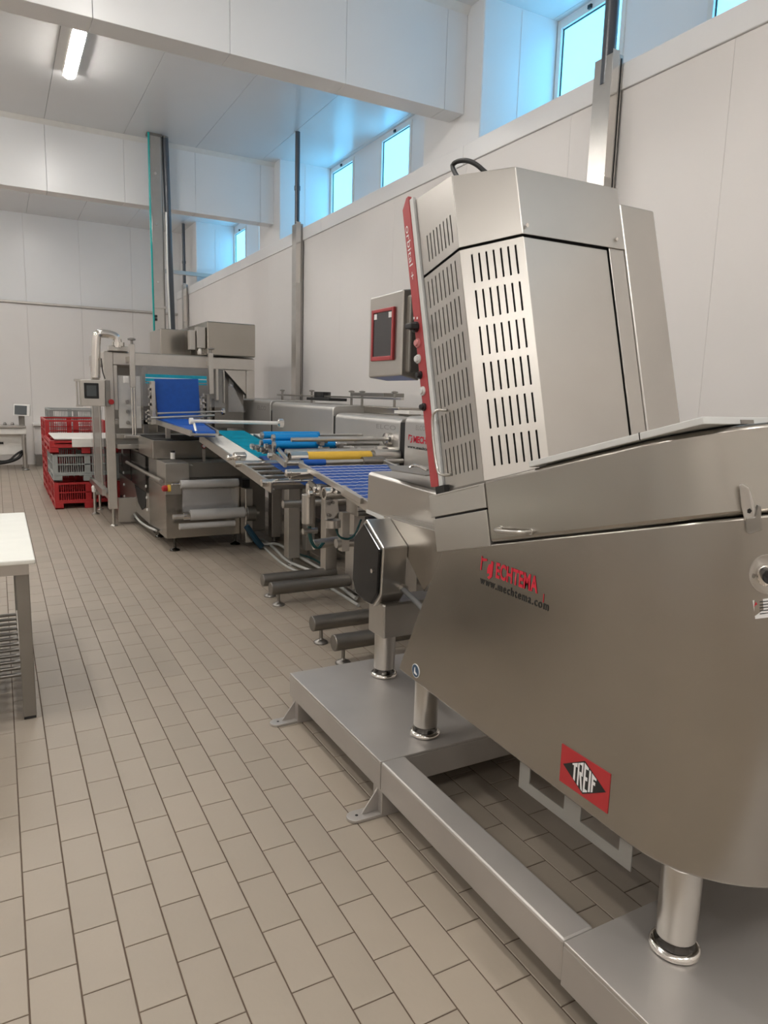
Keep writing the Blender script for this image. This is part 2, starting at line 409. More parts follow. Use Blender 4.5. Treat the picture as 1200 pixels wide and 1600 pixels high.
# lid handle
h0 = onx(782, 826, X0-.004); h1 = onx(830, 831, X0-.004)
hh = [Vector(h0), Vector(h0)+Vector((-.035, -.004, -.003)), Vector(h1)+Vector((-.035, .004, 0)), Vector(h1)]
MB().path(hh, .0052, 10, 2).build('lid_handle', 'alu', sl, smooth=True)
for q in (h0, h1): MB().lathe(q+Vector((-.003, 0, 0)), [(.009, 0), (.009, .004)], 14, 'x').build('handle_boss', 'alu', sl)
# cheeks left of the lid
def qplate(name, y0, y1, z0, z1, x=X0, th=.02, m='steelv', par=None, bev=.002):
    return MB().hexa([T(x, y0, z0), T(x+th, y0, z0), T(x+th, y1, z0), T(x, y1, z0), T(x, y0, z1), T(x+th, y0, z1), T(x+th, y1, z1), T(x, y1, z1)]).build(name, m, par or sl, bevel=bev)
qplate('lower_cheek', 1.374, 1.685, 1.492, 1.606, x=X0-.002, m='steelv')
qplate('upper_cheek', 1.374, 1.70, 1.613, 1.690, x=X0-.002, m='steelv')
MB().hexa([T(X0+.018, 1.30, 1.49), T(XR, 1.30, 1.49), T(XR, 1.685, 1.49), T(X0+.018, 1.685, 1.49), T(X0+.018, 1.30, 1.70), T(XR, 1.30, 1.70), T(XR, 1.68, 1.70), T(X0+.018, 1.68, 1.70)]).build('throat_core', 'steeld', sl)
qplate('cheek_gap', 1.39, 1.683, 1.600, 1.62, x=X0+.004, th=.016, m='dark', bev=0)
# grey rim board on the lid
b = MB(); z0, z1 = 1.702, 1.7185
pts = [(X0-.012, 1.14), (X0-.012, .572), (2.15, .572), (2.15, 1.14), (1.36, 1.15)]
b.prism([T(x, y, z0) for x, y in pts], [T(x, y, z1) for x, y in pts])
lab(b.build('rim_board', 'grey', sl, bevel=.002), 'pale grey flat board lying on top of the hopper lid')
qplate('rim_joint', .742, .745, 1.7015, 1.719, x=X0-.0125, th=.003, m='dark', bev=0)
MB().hexa([T(1.43, .5705, 1.703), T(1.475, .5705, 1.703), T(1.475, .575, 1.703), T(1.43, .575, 1.703), T(1.43, .5705, 1.712), T(1.475, .5705, 1.712), T(1.475, .575, 1.712), T(1.43, .575, 1.712)]).build('rim_clip', 'steeld', sl)

# ---- head
E1, E2, E3, E4 = (1.343, 1.624), (1.340, 1.397), (1.484, 1.253), (1.850, 1.250)
ZB, ZS = 1.60, 2.457
def ztop(yl): return 2.68+.155*(yl-1.25)
core = [(1.355, 1.61), (1.353, 1.405), (1.49, 1.266), (1.90, 1.262), (1.90, 1.61)]
MB().prism([T(x, y, ZB+.03) for x, y in core], [T(x, y, ZS+.02) for x, y in core]).build('inner_core', 'dark', sl)
def slot_plate(name, A, B, zfun0, zfun1, cols, rows, m, th=.003, out=.0):
    """plate from A to B (x, yl) with vertical slot holes; cols: (s0, s1) list, rows: (z0, z1) list"""
    A = Vector(A); B = Vector(B); L = (B-A).length; d = (B-A)/L; nrm = Vector((-d.y, d.x))
    us = sorted({0, L} | {v for c in cols for v in c}); b = MB(); 
    zs_ = sorted({v for r in rows for v in r})
    def P3(u, z):
        p = A+d*u; return T(p.x, p.y, z)
    def zr(u):  return [zfun0(u)]+zs_+[zfun1(u)]
    for u0, u1 in zip(us, us[1:]):
        z_0, z_1 = zr(u0), zr(u1)
        hole_c = (u0, u1) in cols
        for k in range(len(z_0)-1):
            hole = hole_c and (z_0[k], z_0[k+1]) in rows
            if not hole: b.add([P3(u0, z_0[k]), P3(u1, z_1[k]), P3(u1, z_1[k+1]), P3(u0, z_0[k+1])], [(0, 1, 2, 3)])
            else:
                w = (u1-u0)/2; um = (u0+u1)/2; a, c = z_0[k], z_0[k+1]; q = .6*w
                for (uu, zz, du, dz) in ((u0, a, q, q), (u1, a, -q, q), (u0, c, q, -q), (u1, c, -q, -q)):
                    b.add([P3(uu, zz), P3(uu+du, zz), P3(uu, zz+dz)], [(0, 1, 2)])
    o = b.build(name, m, sl)
    bm = bmesh.new(); bm.from_mesh(o.data); bmesh.ops.remove_doubles(bm, verts=bm.verts, dist=1e-5); bmesh.ops.recalc_face_normals(bm, faces=bm.faces); bm.to_mesh(o.data); bm.free()
    q = o.modifiers.new('s', 'SOLIDIFY'); q.thickness = th; q.offset = 0
    return o
rows = [(2.335-.1185*k, 2.430-.1185*k) for k in range(6)]
cols2 = [(.034+.0232*k, .034+.0232*k+.0062) for k in range(7)]
cols1 = [(.022+.0245*k, .022+.0245*k+.0058) for k in range(8)]
slot_plate('louvred_panel', E2, E3, lambda u: ZB+.06, lambda u: ZS-.006, cols2, rows, 'steelv')
slot_plate('louvred_panel', E1, E2, lambda u: ZB+.06, lambda u: ZS-.006, cols1, rows, 'steelv')
# door with dark gap at its right edge
def wplate(name, A, B, za, zb, th, m, par=None, zc=None, zd=None, bev=.002):
    A = Vector(A); B = Vector(B); d = (B-A).normalized(); nn = Vector((-d.y, d.x))*abs(th)
    C2, D2 = A+nn, B+nn; zc = zb if zc is None else zc
    return MB().hexa([T(A.x, A.y, za), T(B.x, B.y, za), T(D2.x, D2.y, za), T(C2.x, C2.y, za), T(A.x, A.y, zb), T(B.x, B.y, zc), T(D2.x, D2.y, zc), T(C2.x, C2.y, zb)]).build(name, m, par or sl, bevel=bev)
wplate('side_door', E3, (1.842, 1.250), ZB+.06, ZS-.006, -.006, 'steelv')
wplate('side_frame', (1.855, 1.252), (1.925, 1.252), ZB+.06, ZS+.03, -.006, 'steelv')
# cap
capP = [E1, E2, E3, (1.905, 1.246), (1.905, 1.62)]
Ci = [(1.36, 1.61), (1.358, 1.41), (1.49, 1.27), (1.895, 1.265), (1.895, 1.61)]
MB().prism([T(x, y, ZS+.012) for x, y in Ci], [T(x, y, ztop(y)-.012) for x, y in Ci]).build('cap_core', 'dark', sl)
rows_c = [(2.492, 2.585)]
cols_c = [(.045+.0212*k, .045+.0212*k+.0058) for k in range(8)]
def zt(A, B): 
    L = (Vector(B)-Vector(A)).length
    return lambda u: ztop(A[1]+(B[1]-A[1])*u/L)
slot_plate('cap_louvre', E1, E2, lambda u: ZS+.004, zt(E1, E2), cols_c, rows_c, 'steelv')
wplate('cap_front', E2, E3, ZS+.004, ztop(E2[1]), -.004, 'steelv', zc=ztop(E3[1]), bev=.0015)
wplate('cap_side', E3, (1.925, 1.246), ZS+.004, ztop(E3[1]), -.004, 'steelv', zc=ztop(1.246), bev=.0015)
b = MB(); tp = [T(x, y, ztop(y)) for x, y in capP]; tb = [T(x, y, ztop(y)-.004) for x, y in capP]; b.prism(tb, tp); b.build('cap_top', 'steelv', sl, bevel=.0015)
for px, py, yl in ((823, 352, 1.246), (963, 374, 1.244)):
    d = pray(px, py); 
    # intersect with plane yl = const
    t = (yl-(EYE.y*cA-EYE.z*sA))/(d.y*cA-d.z*sA); q = EYE+d*t
    bm_ = MB().lathe(q, [(.006, -.004), (.006, 0), (.003, .003)], 12, 'y'); bm_.build('screw', 'chrome', sl, smooth=True)
# rear housing plate
wplate('rear_housing', (1.93, 1.25), (2.104, 1.252), 1.60, 2.63, .30, 'steelv', bev=.006)
# control strip on the far edge
def strip(name, y0, y1, z0, z1, m, x=1.332, th=.012, bev=.0015):
    return MB().hexa([T(x, y0, z0), T(x+th, y0, z0), T(x+th, y1, z0), T(x, y1, z0), T(x, y0, z1-(.03 if y0 > 1.62 else 0)*0), T(x+th, y0, z1), T(x+th, y1, z1-.0), T(x, y1, z1)]).build(name, m, sl, bevel=bev)
strip('control_backing', 1.628, 1.652, 1.700, 2.75, 'grey', x=1.333)
cs = MB().prism([T(1.330, 1.653, 1.714), T(1.330, 1.700, 1.722), T(1.330, 1.700, 2.735), T(1.330, 1.668, 2.765), T(1.330, 1.653, 2.765)],
                [T(1.345, 1.653, 1.714), T(1.345, 1.700, 1.722), T(1.345, 1.700, 2.735), T(1.345, 1.668, 2.765), T(1.345, 1.653, 2.765)]).build('control_strip', 'red', sl, bevel=.0015)
MB().hexa([T(1.345, 1.63, 1.72), T(1.60, 1.63, 1.72), T(1.60, 1.695, 1.72), T(1.345, 1.695, 1.72), T(1.345, 1.63, 2.74), T(1.60, 1.63, 2.74), T(1.60, 1.695, 2.74), T(1.345, 1.695, 2.74)]).build('control_box', 'steeld', sl)
uy = Vector(T(0, -1, 0))-Vector(T(0, 0, 0)); uz = Vector(T(0, 0, 1))-Vector(T(0, 0, 0))
# lettering reads down the strip
_t = text('orbital +', 'lettering', 'inkw', sl, T(1.3292, 1.690, 2.668), -uz, uy, .20, .024)
def onctl(px, py, x=1.330):
    return onx(px, py, x)
for (py, px, m, r, l) in ((511, 651, 'black', .016, .030), (536, 653, 'pinkb', .014, .012), (561, 654, 'grey', .014, .014), (586, 657, 'black', .012, .018), (611, 661, 'grey', .014, .012), (636, 663, 'black', .012, .018)):
    q = onctl(px, py)
    b = MB().lathe(q+Vector((-l, 0, 0)), [(r*.7, 0), (r*.8, .002), (r*.8, l*.6), (r*1.15, l*.62), (r*1.2, l)], 18, 'x')
    o = b.build('push_button' if m != 'black' else 'selector_knob', m, sl, smooth=True)
    if py == 511: MB().box(q.x-.038, q.x-.008, q.y-.024, q.y+.020, q.z-.008, q.z+.010).build('knob_grip', 'black', o, bevel=.003)
for px in (647, 652):
    q = onctl(px, 497); MB().box(q.x-.001, q.x, q.y-.004, q.y+.004, q.z-.004, q.z+.004).build('mark', 'inkw', sl)
# handle on the louvred side
hp = [onx(697, 641, 1.338), onx(680, 640, 1.302), onx(674, 655, 1.302), onx(682, 735, 1.302), onx(690, 743, 1.302), onx(703, 742, 1.338)]
MB().path(hp, .0048, 10, 2).build('side_handle', 'alu', sl, smooth=True)
# notch under the head at the left
qplate('foot_notch', 1.60, 1.655, 1.690, 1.716, x=X0+.0, th=.05, m='dark', bev=0)
qplate('notch_plate', 1.40, 1.655, 1.683, 1.6895, x=X0-.003, th=.03, m='steelv')
# hinge catch on the body
c0 = onx(1160, 760, X0)
def pxpoly(pts, x): return [onx(a, c, x) for a, c in pts]
XB = X0-.004
def flat_on_body(name, pts, th, m, par=sl, base=0.0, bev=.0015):
    """a thin piece standing on the rounded body at its real place"""
    out = []; inn = []
    for a, c in pts:
        d = pray(a, c); lo, hi = .3, 3.0
        # march to the body surface
        t = None; s_ = .4
        while s_ < 2.4:
            p = EYE+d*s_
            if inside_body(p): t = s_; break
            s_ += .002
        p = EYE+d*t; n_ = body_n(p)
        out.append(p+n_*(th+base)); inn.append(p-n_*.006+n_*base)
    return MB().prism(inn, out).build(name, m, par, bevel=bev)
def body_n(p):
    r = .29; cx, cy = X0+r, .81+r
    if p.y >= cy: return Vector((-1, 0, 0))
    if p.x >= cx: return Vector((0, -1, 0))
    return Vector((p.x-cx, p.y-cy, 0)).normalized()
def inside_body(p):
    r = .29; cx, cy = X0+r, .81+r
    if p.y >= cy: return p.x >= X0
    if p.x >= cx: return p.y >= .81
    return (Vector((p.x-cx, p.y-cy)).length <= r)
lt = flat_on_body('catch_plate', [(1155, 758), (1160, 756), (1170, 762), (1182, 800), (1178, 812), (1163, 812), (1158, 790)], .012, 'alu')
lt2 = flat_on_body('catch_lever', [(1164, 808), (1178, 806), (1183, 788), (1187, 790), (1188, 826), (1170, 833), (1165, 830)], .018, 'steeld')
flat_on_body('catch_pin', [(1167, 795), (1171, 793), (1174, 797), (1171, 801), (1167, 800)], .014, 'dark', bev=0)
# rotary switch with round plate
def disc_px(cx, cy, rx, ry, n=20): return [(cx+rx*math.cos(2*PI*k/n), cy+ry*math.sin(2*PI*k/n)) for k in range(n)]
flat_on_body('switch_plate', disc_px(1199, 897, 29, 31), .002, 'steelv', bev=.0005)
flat_on_body('switch_boss', disc_px(1192, 897, 12, 16), .02, 'chrome')
flat_on_body('switch_knob', disc_px(1194, 895, 9, 11), .04, 'black')
flat_on_body('plate_screw', disc_px(1177, 899, 3, 4, 10), .005, 'steeld', bev=0)
flat_on_body('warning_label', [(1176, 938), (1206, 934), (1206, 964), (1180, 967)], .0006, 'inkw', bev=0)
flat_on_body('label_triangle', [(1181, 940), (1185, 948), (1177.5, 949)], .001, 'ink', bev=0)
flat_on_body('label_triangle_centre', [(1181, 942.5), (1183.5, 947), (1179, 947.8)], .0014, 'inkw', bev=0)
for k in range(5): flat_on_body('label_line', [(1187, 940+k*4.6), (1203, 938+k*4.6), (1203, 939.3+k*4.6), (1187, 941.3+k*4.6)], .001, 'inkb', bev=0)
# ---- lettering and marks on the side
ym = Vector((0, -1, 0)); zz = Vector((0, 0, 1)); xs_ = X0-.0012
text('ECHTEMA', 'lettering', 'ink', sl, (xs_, 1.680, .993), ym, zz, .193, .050, off=.032, space=1.05)
text('www.mechtema.com', 'lettering', 'inkb', sl, (xs_, 1.758, .956), ym, zz, .320, .026, off=.015, space=1.25)
def fpoly(pts, m, name, x=xs_, par=None):
    return MB().add([(x, y, z) for y, z in pts], [tuple(range(len(pts)))]).build(name, m, par or sl)
fpoly([(1.760, 1.000), (1.757, 1.046), (1.752, 1.046), (1.748, 1.030), (1.727, 1.036), (1.727, 1.042), (1.751, 1.040), (1.754, 1.000)][::-1], 'ink', 'emblem')
fpoly([(1.722, .985), (1.712, .980), (1.698, .992), (1.694, 1.040), (1.706, 1.041), (1.706, 1.030), (1.716, 1.028), (1.724, 1.012), (1.724, .996), (1.712, 1.000), (1.712, .992)], 'ink', 'emblem')
fpoly([(1.462, .975), (1.459, .975), (1.459, 1.0), (1.462, 1.0)], 'ink', 'emblem')
# red sign with black diamond and letters whose tops follow the diamond
sy0, sy1, sz0, sz1 = 1.347, 1.169, .494, .604
MB().box(X0-.0016, X0+.001, sy1, sy0, sz0, sz1).build('nameplate', 'signr', sl)
cy_, cz_ = (sy0+sy1)/2, (sz0+sz1)/2; hw, hh_ = .079, .0475
fpoly([(cy_+hw, cz_), (cy_, cz_+hh_), (cy_-hw, cz_), (cy_, cz_-hh_)], 'inkb', 'diamond', X0-.0021)
def dia(u, v):   # u in -1..1 along the sign, v -1..1 inside the diamond
    H = hh_*(1-abs(u))*.93+.0
    return (cy_-u*hw, cz_+v*H)
def stroke(u0, u1, va, vb, n='letter'):
    fpoly([dia(u0, va), dia(u1, va), dia(u1, vb), dia(u0, vb)], 'inkw', n, X0-.0026)
def strk(u0, u1, za, zb):   # constant heights clipped by the diamond
    def cl(u, v): H = (1-abs(u))*.90; return (cy_-u*hw, cz_+max(-H, min(H, v))*hh_)
    fpoly([cl(u0, za), cl(u1, za), cl(u1, zb), cl(u0, zb)], 'inkw', 'letter', X0-.0026)
strk(-.545, -.31, .34, .62); strk(-.47, -.385, -.6, .36)                       # T
strk(-.285, -.215, -.9, .9); strk(-.20, -.04, .62, .9); strk(-.105, -.04, .16, .62); strk(-.20, -.04, .0, .20)  # R
fpoly([(cy_+.19*hw, cz_-.0*hh_), (cy_+.105*hw, cz_-.0*hh_), (cy_+.025*hw, cz_-.88*hh_), (cy_+.105*hw, cz_-.80*hh_)], 'inkw', 'letter', X0-.0026)
strk(0, .085, -.9, .9); strk(.085, .20, .58, .9); strk(.085, .175, -.10, .12); strk(.085, .20, -.9, -.62)      # E
strk(.235, .32, -.66, .66)                                                       # I
strk(.36, .44, -.58, .58); strk(.44, .57, .27, .5); strk(.44, .53, -.06, .14)     # F
# blue round sticker
q = onx(650, 1048, X0)
MB().lathe((X0-.002, q.y, q.z), [(.0265, 0), (.0265, .0025)], 28, 'x').build('round_sticker', 'inkw', sl)
MB().lathe((X0-.0028, q.y, q.z), [(.0235, 0), (.0235, .001)], 28, 'x').build('sticker_face', 'stick', sl)
fpoly([(q.y+.010, q.z-.010), (q.y+.006, q.z+.012), (q.y+.001, q.z+.014), (q.y-.001, q.z-.002), (q.y-.012, q.z-.008), (q.y-.012, q.z-.014), (q.y+.010, q.z-.012)], 'inkw', 'sticker_symbol', X0-.0034)
# ---- round legs
def mleg(par, x, y, ztop_, r=.0475, zsl=.040):
    MB().tube((x, y, PT+zsl), (x, y, ztop_), r, 28).build('leg', 'alu', par, smooth=True, bevel=.002)
    f = MB().lathe((x, y, PT+.0005), [(r*1.14, 0), (r*1.27, .004), (r*1.28, .010), (r*1.20, .016), (r*1.02, .019)], 28).build('levelling_foot', 'chrome', par, smooth=True)
    MB().lathe((x, y, PT+.018), [(r*1.02, 0), (r*.92, .008), (r*.84, .018), (r*.80, .030)], 28).build('foot_cone', 'blackm', f, smooth=True)
mleg(sl, 1.424, 2.207, .486); mleg(sl, 1.392, .992, .452); mleg(sl, 2.10, 2.17, .485); mleg(sl, 2.08, .99, .452)
# slotted guard plate below the body
y0, y1, zb_ = 1.19, 1.665, .272
b = MB(); hx = 1.45
for (a, c, d_, e) in ((y0, y0+.045, zb_, .47), (1.385, 1.455, zb_, .47), (1.615, y1, zb_, .47), (y0+.045, 1.385, zb_, .308), (1.455, 1.615, zb_, .308)):
    b.box(hx, hx+.004, a, c, d_, e)
b.build('slotted_guard', 'guard', sl)
# cable loop on top of the head
q = [Vector(T(1.50, 1.50, 2.70)), onx(704, 262, 1.52), onx(712, 252, 1.52), onx(730, 250, 1.54), onx(745, 257, 1.56), onx(757, 268, 1.58), Vector(T(1.66, 1.42, 2.66))]
MB().path(q, .0085, 10, 2).build('power_cable', 'rubber', sl, smooth=True)
# inner discharge column with hex inspection door (far side of slicer)
yy = 2.785
MB().box(1.492, 1.90, 2.70, 2.85, .435, .60).build('leg_housing', 'steelv', sl, bevel=.01)
mleg(sl, 1.56, 2.80, .45, r=.050)
mleg(sl, 2.15, 2.80, .45, r=.050); MB().box(1.90, 2.25, 2.70, 2.90, .44, .60).build('leg_housing', 'steelv', sl, bevel=.01)
hx_ = 1.465
hpts = [(2.70, .985), (2.86, .985), (2.955, .88), (2.955, .66), (2.88, .585), (2.76, .575), (2.69, .66), (2.63, .86)]
hpts = [onx(a, c, hx_) for a, c in ((570, 811), (597, 857), (593, 930), (582, 948), (570, 942), (556, 928), (550, 905), (553, 835))]
far_ = []
hb = MB().prism([Vector((hx_+.006, p.y, p.z)) for p in hpts], [Vector((hx_+.135, p.y, p.z)) for p in hpts]).build('gear_housing', 'steelv', sl, bevel=.006)
cxy = sum((p.y for p in hpts))/8; czz = sum((p.z for p in hpts))/8
ins = [Vector((0, cxy+(p.y-cxy)*.90, czz+(p.z-czz)*.93)) for p in hpts]
lab(MB().prism([Vector((hx_-.006, p.y, p.z)) for p in ins], [Vector((hx_+.012, p.y, p.z)) for p in ins]).build('inspection_window', 'bglass', sl, bevel=.006), 'black glass inspection window in a six sided frame')
q = onx(582, 892, hx_-.006); MB().lathe(q+Vector((-.006, 0, 0)), [(.010, 0), (.010, .008)], 12, 'x').build('window_bolt', 'chrome', sl)
q = onx(628, 857, 1.60); MB().lathe(q+Vector((-.01, 0, 0)), [(.016, 0), (.018, .004), (.018, .05)], 16, 'y').build('white_cap', 'white', sl, smooth=True)
# slanted discharge panel behind
sp = [onx(a, c, 1.60) for a, c in ((598, 806), (692, 832), (692, 880), (662, 925), (632, 862), (606, 822))]
MB().prism(sp, [p+Vector((.55, 0, 0)) for p in sp]).build('discharge_panel', 'steel', sl, bevel=.004)
MB().path([onx(627, 918, 1.58), onx(640, 930, 1.56), onx(655, 945, 1.54), onx(668, 960, 1.52)], .013, 12, 1).build('conduit', 'flex', sl, smooth=True)
q = onx(630, 919, 1.58); MB().lathe(q+Vector((0, -.02, 0)), [(.018, 0), (.018, .03)], 8, 'y').build('conduit_nut', 'alu', sl)
# discharge cover box (rounded, long bright lower edge)
cb = MB()
A = [(1.66, 3.21, .945), (1.66, 3.21, 1.135), (1.675, 3.21, 1.15), (2.30, 3.21, 1.15), (2.30, 3.21, .945)]
B_ = [(1.655, 1.95, .895), (1.655, 1.95, 1.105), (1.67, 1.95, 1.12), (2.30, 1.95, 1.12), (2.30, 1.95, .895)]
cb.prism(A, B_).build('discharge_cover', 'steelv', sl, bevel=.004)
MB().prism([(1.654, 3.21, .934), (1.654, 3.21, .952), (1.70, 3.21, .952), (1.70, 3.21, .934)], [(1.652, 1.95, .885), (1.652, 1.95, .902), (1.70, 1.95, .902), (1.70, 1.95, .885)]).build('cover_hem', 'grey', sl)
pl_ = [onz(a, c, 1.19) for a, c in ((607, 729), (668, 730), (700, 742), (665, 744), (612, 736))]
MB().prism(pl_, [p+Vector((0, 0, .006)) for p in pl_]).build('hatch_plate', 'steeld', sl)
MB().path([onz(640, 732, 1.195), onz(645, 727, 1.21), onz(655, 728, 1.215), onz(668, 735, 1.20)], .008, 8, 1).build('hatch_handle', 'chrome', sl, smooth=True)

# ---- display terminal beside the head
D = [onx(577, 467, 1.42), onx(625, 452, 1.42), onx(627, 587, 1.42), onx(577, 590, 1.42)]
y0, y1 = 2.485, 2.765
b = MB().prism([(1.42, y0, 1.62), (1.42, y1, 1.612), (1.42, y1, 1.945), (1.42, y0, 1.950)], [(1.50, y0-.012, 1.60), (1.50, y1-.03, 1.60), (1.50, y1-.03, 1.955), (1.50, y0-.012, 1.96)])
dt = b.build('operator_display', 'steelv', sl, bevel=.006)
lab(dt, 'grey steel operator display with red framed dark screen')
f0, f1, g0, g1 = 2.540, 2.730, 1.680, 1.890
b = MB(); w = .014; xf = 1.409
b.box(xf, 1.422, f0, f0+w, g0, g1); b.box(xf, 1.422, f1-w, f1, g0, g1); b.box(xf, 1.422, f0+w, f1-w, g0, g0+w*1.3); b.box(xf, 1.422, f0+w, f1-w, g1-w, g1)
lab(b.build('bezel', 'red', dt, bevel=.003), 'red plastic bezel around the screen')
MB().box(1.414, 1.421, f0+w, f1-w, g0+w, g1-w).build('screen', 'screend', dt)
for yy_ in (f0+w+.018, f1-w-.018): MB().box(1.4125, 1.4145, yy_-.012, yy_+.012, g1-w-.026, g1-w-.004).build('clip', 'inkw', dt)
MB().tube((1.48, 2.49, 1.80), (1.48, 2.22, 1.86), .022, 16).build('mount_arm', 'alu', dt, smooth=True)
MB().box(1.44, 1.52, 2.455, 2.49, 1.63, 1.93).build('back_cover', 'steeld', dt, bevel=.008)

# ============================================================ COVERED CONVEYOR LINE
cl = thing('conveyor_line', 'long stainless conveyor line with rounded grey covers and blue belts behind the slicer', 'conveyor', (2.4, 5.5, 0))
XCV = 2.70
def cover(name, y0, y1, z, zl=.80, lbl=None, x=XCV):
    b = MB(); r = .05
    prof = [(x, zl), (x, z-r)]+[(x+r-r*math.cos(PI/2*k/5), z-r+r*math.sin(PI/2*k/5)) for k in range(1, 6)]+[(3.25, z+.004), (3.25, zl)]
    b.prism([(p[0], y0, p[1]) for p in prof], [(p[0], y1, p[1]) for p in prof])
    o = b.build(name, 'cover', cl, bevel=.008, smooth=True); return o
cv1 = cover('drive_cover', 7.66, 9.98, 1.452); cv2 = cover('drive_cover', 5.955, 7.60, 1.437); cv3 = cover('drive_cover', 4.715, 5.90, 1.372); cv4 = cover('drive_cover', 3.25, 4.635, 1.392)
for a, c in ((7.602, 7.658), (5.902, 5.953), (4.637, 4.713)):
    MB().box(XCV+.010, 3.2, a, c, .82, 1.34).build('cover_gap', 'dark', cl)
MB().box(XCV+.02, 3.24, 3.3, 9.9, .55, .80).build('drive_base', 'steeld', cl, bevel=.005)
text('ELCO', 'lettering', 'inkg', cl, (XCV-.0015, 8.10, 1.335), ym, zz, .30, .05, off=.02)
text('ELCO', 'lettering', 'inkg', cl, (XCV-.0015, 5.09, 1.275), ym, zz, .32, .036, off=.0)
text('ELCO', 'lettering', 'inkg', cl, (XCV-.0015, 4.47, 1.295), ym, zz, .13, .035, off=.0)
text('MECHTEMA', 'lettering', 'ink', cl, (XCV-.0015, 4.50, 1.20), ym, zz, .36, .052, off=.035, space=.92)
text('www.mechtema.com', 'lettering', 'inkb', cl, (XCV-.0015, 4.585, 1.155), ym, zz, .46, .024, off=.03, space=1.1)
def fpoly2(pts, m): MB().add([(XCV-.0015, y, z) for y, z in pts], [tuple(range(len(pts)))]).build('emblem', m, cl)
fpoly2([(4.575, 1.215), (4.572, 1.258), (4.52, 1.252), (4.52, 1.243), (4.560, 1.246), (4.566, 1.215)], 'ink')
fpoly2([(4.545, 1.195), (4.52, 1.200), (4.515, 1.235), (4.528, 1.236), (4.532, 1.208), (4.545, 1.205)], 'ink')
# rail and boxes behind the covers
MB().box(3.03, 3.06, 5.28, 8.35, 1.505, 1.523).build('guide_rail', 'alu', cl, bevel=.002)
MB().box(3.02, 3.25, 5.30, 6.62, 1.375, 1.440).build('long_box', 'steel', cl, bevel=.006)
MB().box(2.99, 3.20, 5.52, 6.18, 1.528, 1.562).build('grey_tray', 'steeld', cl, bevel=.004)
lab(MB().box(2.95, 3.15, 6.60, 7.20, 1.47, 1.50).build('black_tray', 'black', cl, bevel=.004), 'flat black tray under the rail')
MB().tube((3.05, 7.0, 1.50), (3.05, 7.0, 1.56), .09, 20).build('black_disc', 'black', cl)
for y in (5.42, 6.05, 6.28, 7.28, 8.2):
    MB().tube((3.045, y, 1.41), (3.045, y, 1.56), .012, 10).build('clamp_post', 'steeld', cl)
    MB().lathe((3.045, y, 1.56), [(.012, 0), (.03, .006), (.03, .014), (.01, .02)], 12).build('knob', 'steeld', cl)
MB().box(2.95, 3.15, 5.0, 5.25, 1.394, 1.42).build('white_sheet', 'white', cl)

def ramp(p, q):      # returns z on the line through (y, z) pairs
    return lambda y: p[1]+(q[1]-p[1])*(y-p[0])/(q[0]-p[0])
# ---- upper infeed belt (royal blue)
bi = thing('infeed_belt', 'royal blue infeed belt with upright blue flap in front of the sealing machine', 'conveyor', (1.7, 7, .86))
zA = ramp((7.9, 1.225), (6.05, 1.185))
MB().prism([(1.49, 7.88, zA(7.88)-.015), (1.93, 7.88, zA(7.88)-.015), (1.93, 7.88, zA(7.88)), (1.49, 7.88, zA(7.88))], [(1.49, 6.22, zA(6.22)-.015), (1.68, 6.22, zA(6.22)-.015), (1.68, 6.22, zA(6.22)), (1.49, 6.22, zA(6.22))]).build('belt', 'blue', bi)
MB().tube((1.50, 6.22, 1.163), (1.68, 6.22, 1.163), .026, 16).build('nose_roller', 'blue', bi, smooth=True)
for x, x2 in ((1.465, 1.465), (1.95, 1.70)):
    MB().beam((x, 7.9, 1.205), (x2, 6.2, 1.17), .022, .05).build('side_rail', 'alu', bi, bevel=.002)
for k in range(6):
    y = 7.6-.28*k; MB().tube((1.465, y, zA(y)-.03), (1.70+.25*(y-6.2)/1.7, y, zA(y)-.03), .012, 8).build('cross_rod', 'alu', bi)
# upright blue flap
F0, F1, F2, F3 = ony(241, 592, 7.6), ony(310, 592, 7.6), ony(313, 644, 7.6), ony(247, 647, 7.6)
F3.z = F2.z = 1.262; 
MB().prism([F0, F1, F2, F3], [p+Vector((0, .018, 0)) for p in (F0, F1, F2, F3)]).build('blue_flap', 'blue', bi, bevel=.004)
F4, F5 = Vector((1.51, 6.95, zA(6.95)+.004)), Vector((1.78, 6.95, zA(6.95)+.004))
MB().prism([F3+Vector((0, -.01, -.02)), F2+Vector((0, -.01, -.02)), F5, F4], [F3+Vector((0, .0, -.03)), F2+Vector((0, 0, -.03)), F5-Vector((0, 0, .01)), F4-Vector((0, 0, .01))]).build('lower_flap', 'blue', bi)
for (a, c, y, r) in (((246, 646), (348, 643), 7.35, .011), ((236, 653), (335, 649), 7.1, .012)):
    MB().tube(ony(*a, y), ony(*c, y), r, 10).build('cross_bar', 'alu', bi, smooth=True)
MB().lathe(ony(346, 643, 7.35), [(.02, 0), (.035, .005), (.035, .03)], 14, 'x').build('bar_flange', 'chrome', bi)
a, c = ony(296, 658, 6.35), ony(437, 661, 6.35)
MB().tube(a, c, .016, 12).build('cross_bar', 'white', bi, smooth=True); MB().lathe(a, [(.03, 0), (.03, .03)], 14, 'x').build('bar_end', 'white', bi)
MB().lathe(c, [(.02, -.02), (.04, -.01), (.04, .03)], 14, 'x').build('bar_flange', 'chrome', bi)
d0 = ony(303, 661, 6.35); d1 = ony(307, 678, 6.2); MB().tube(d0, d1, .011, 10).build('bar_strut', 'white', bi)
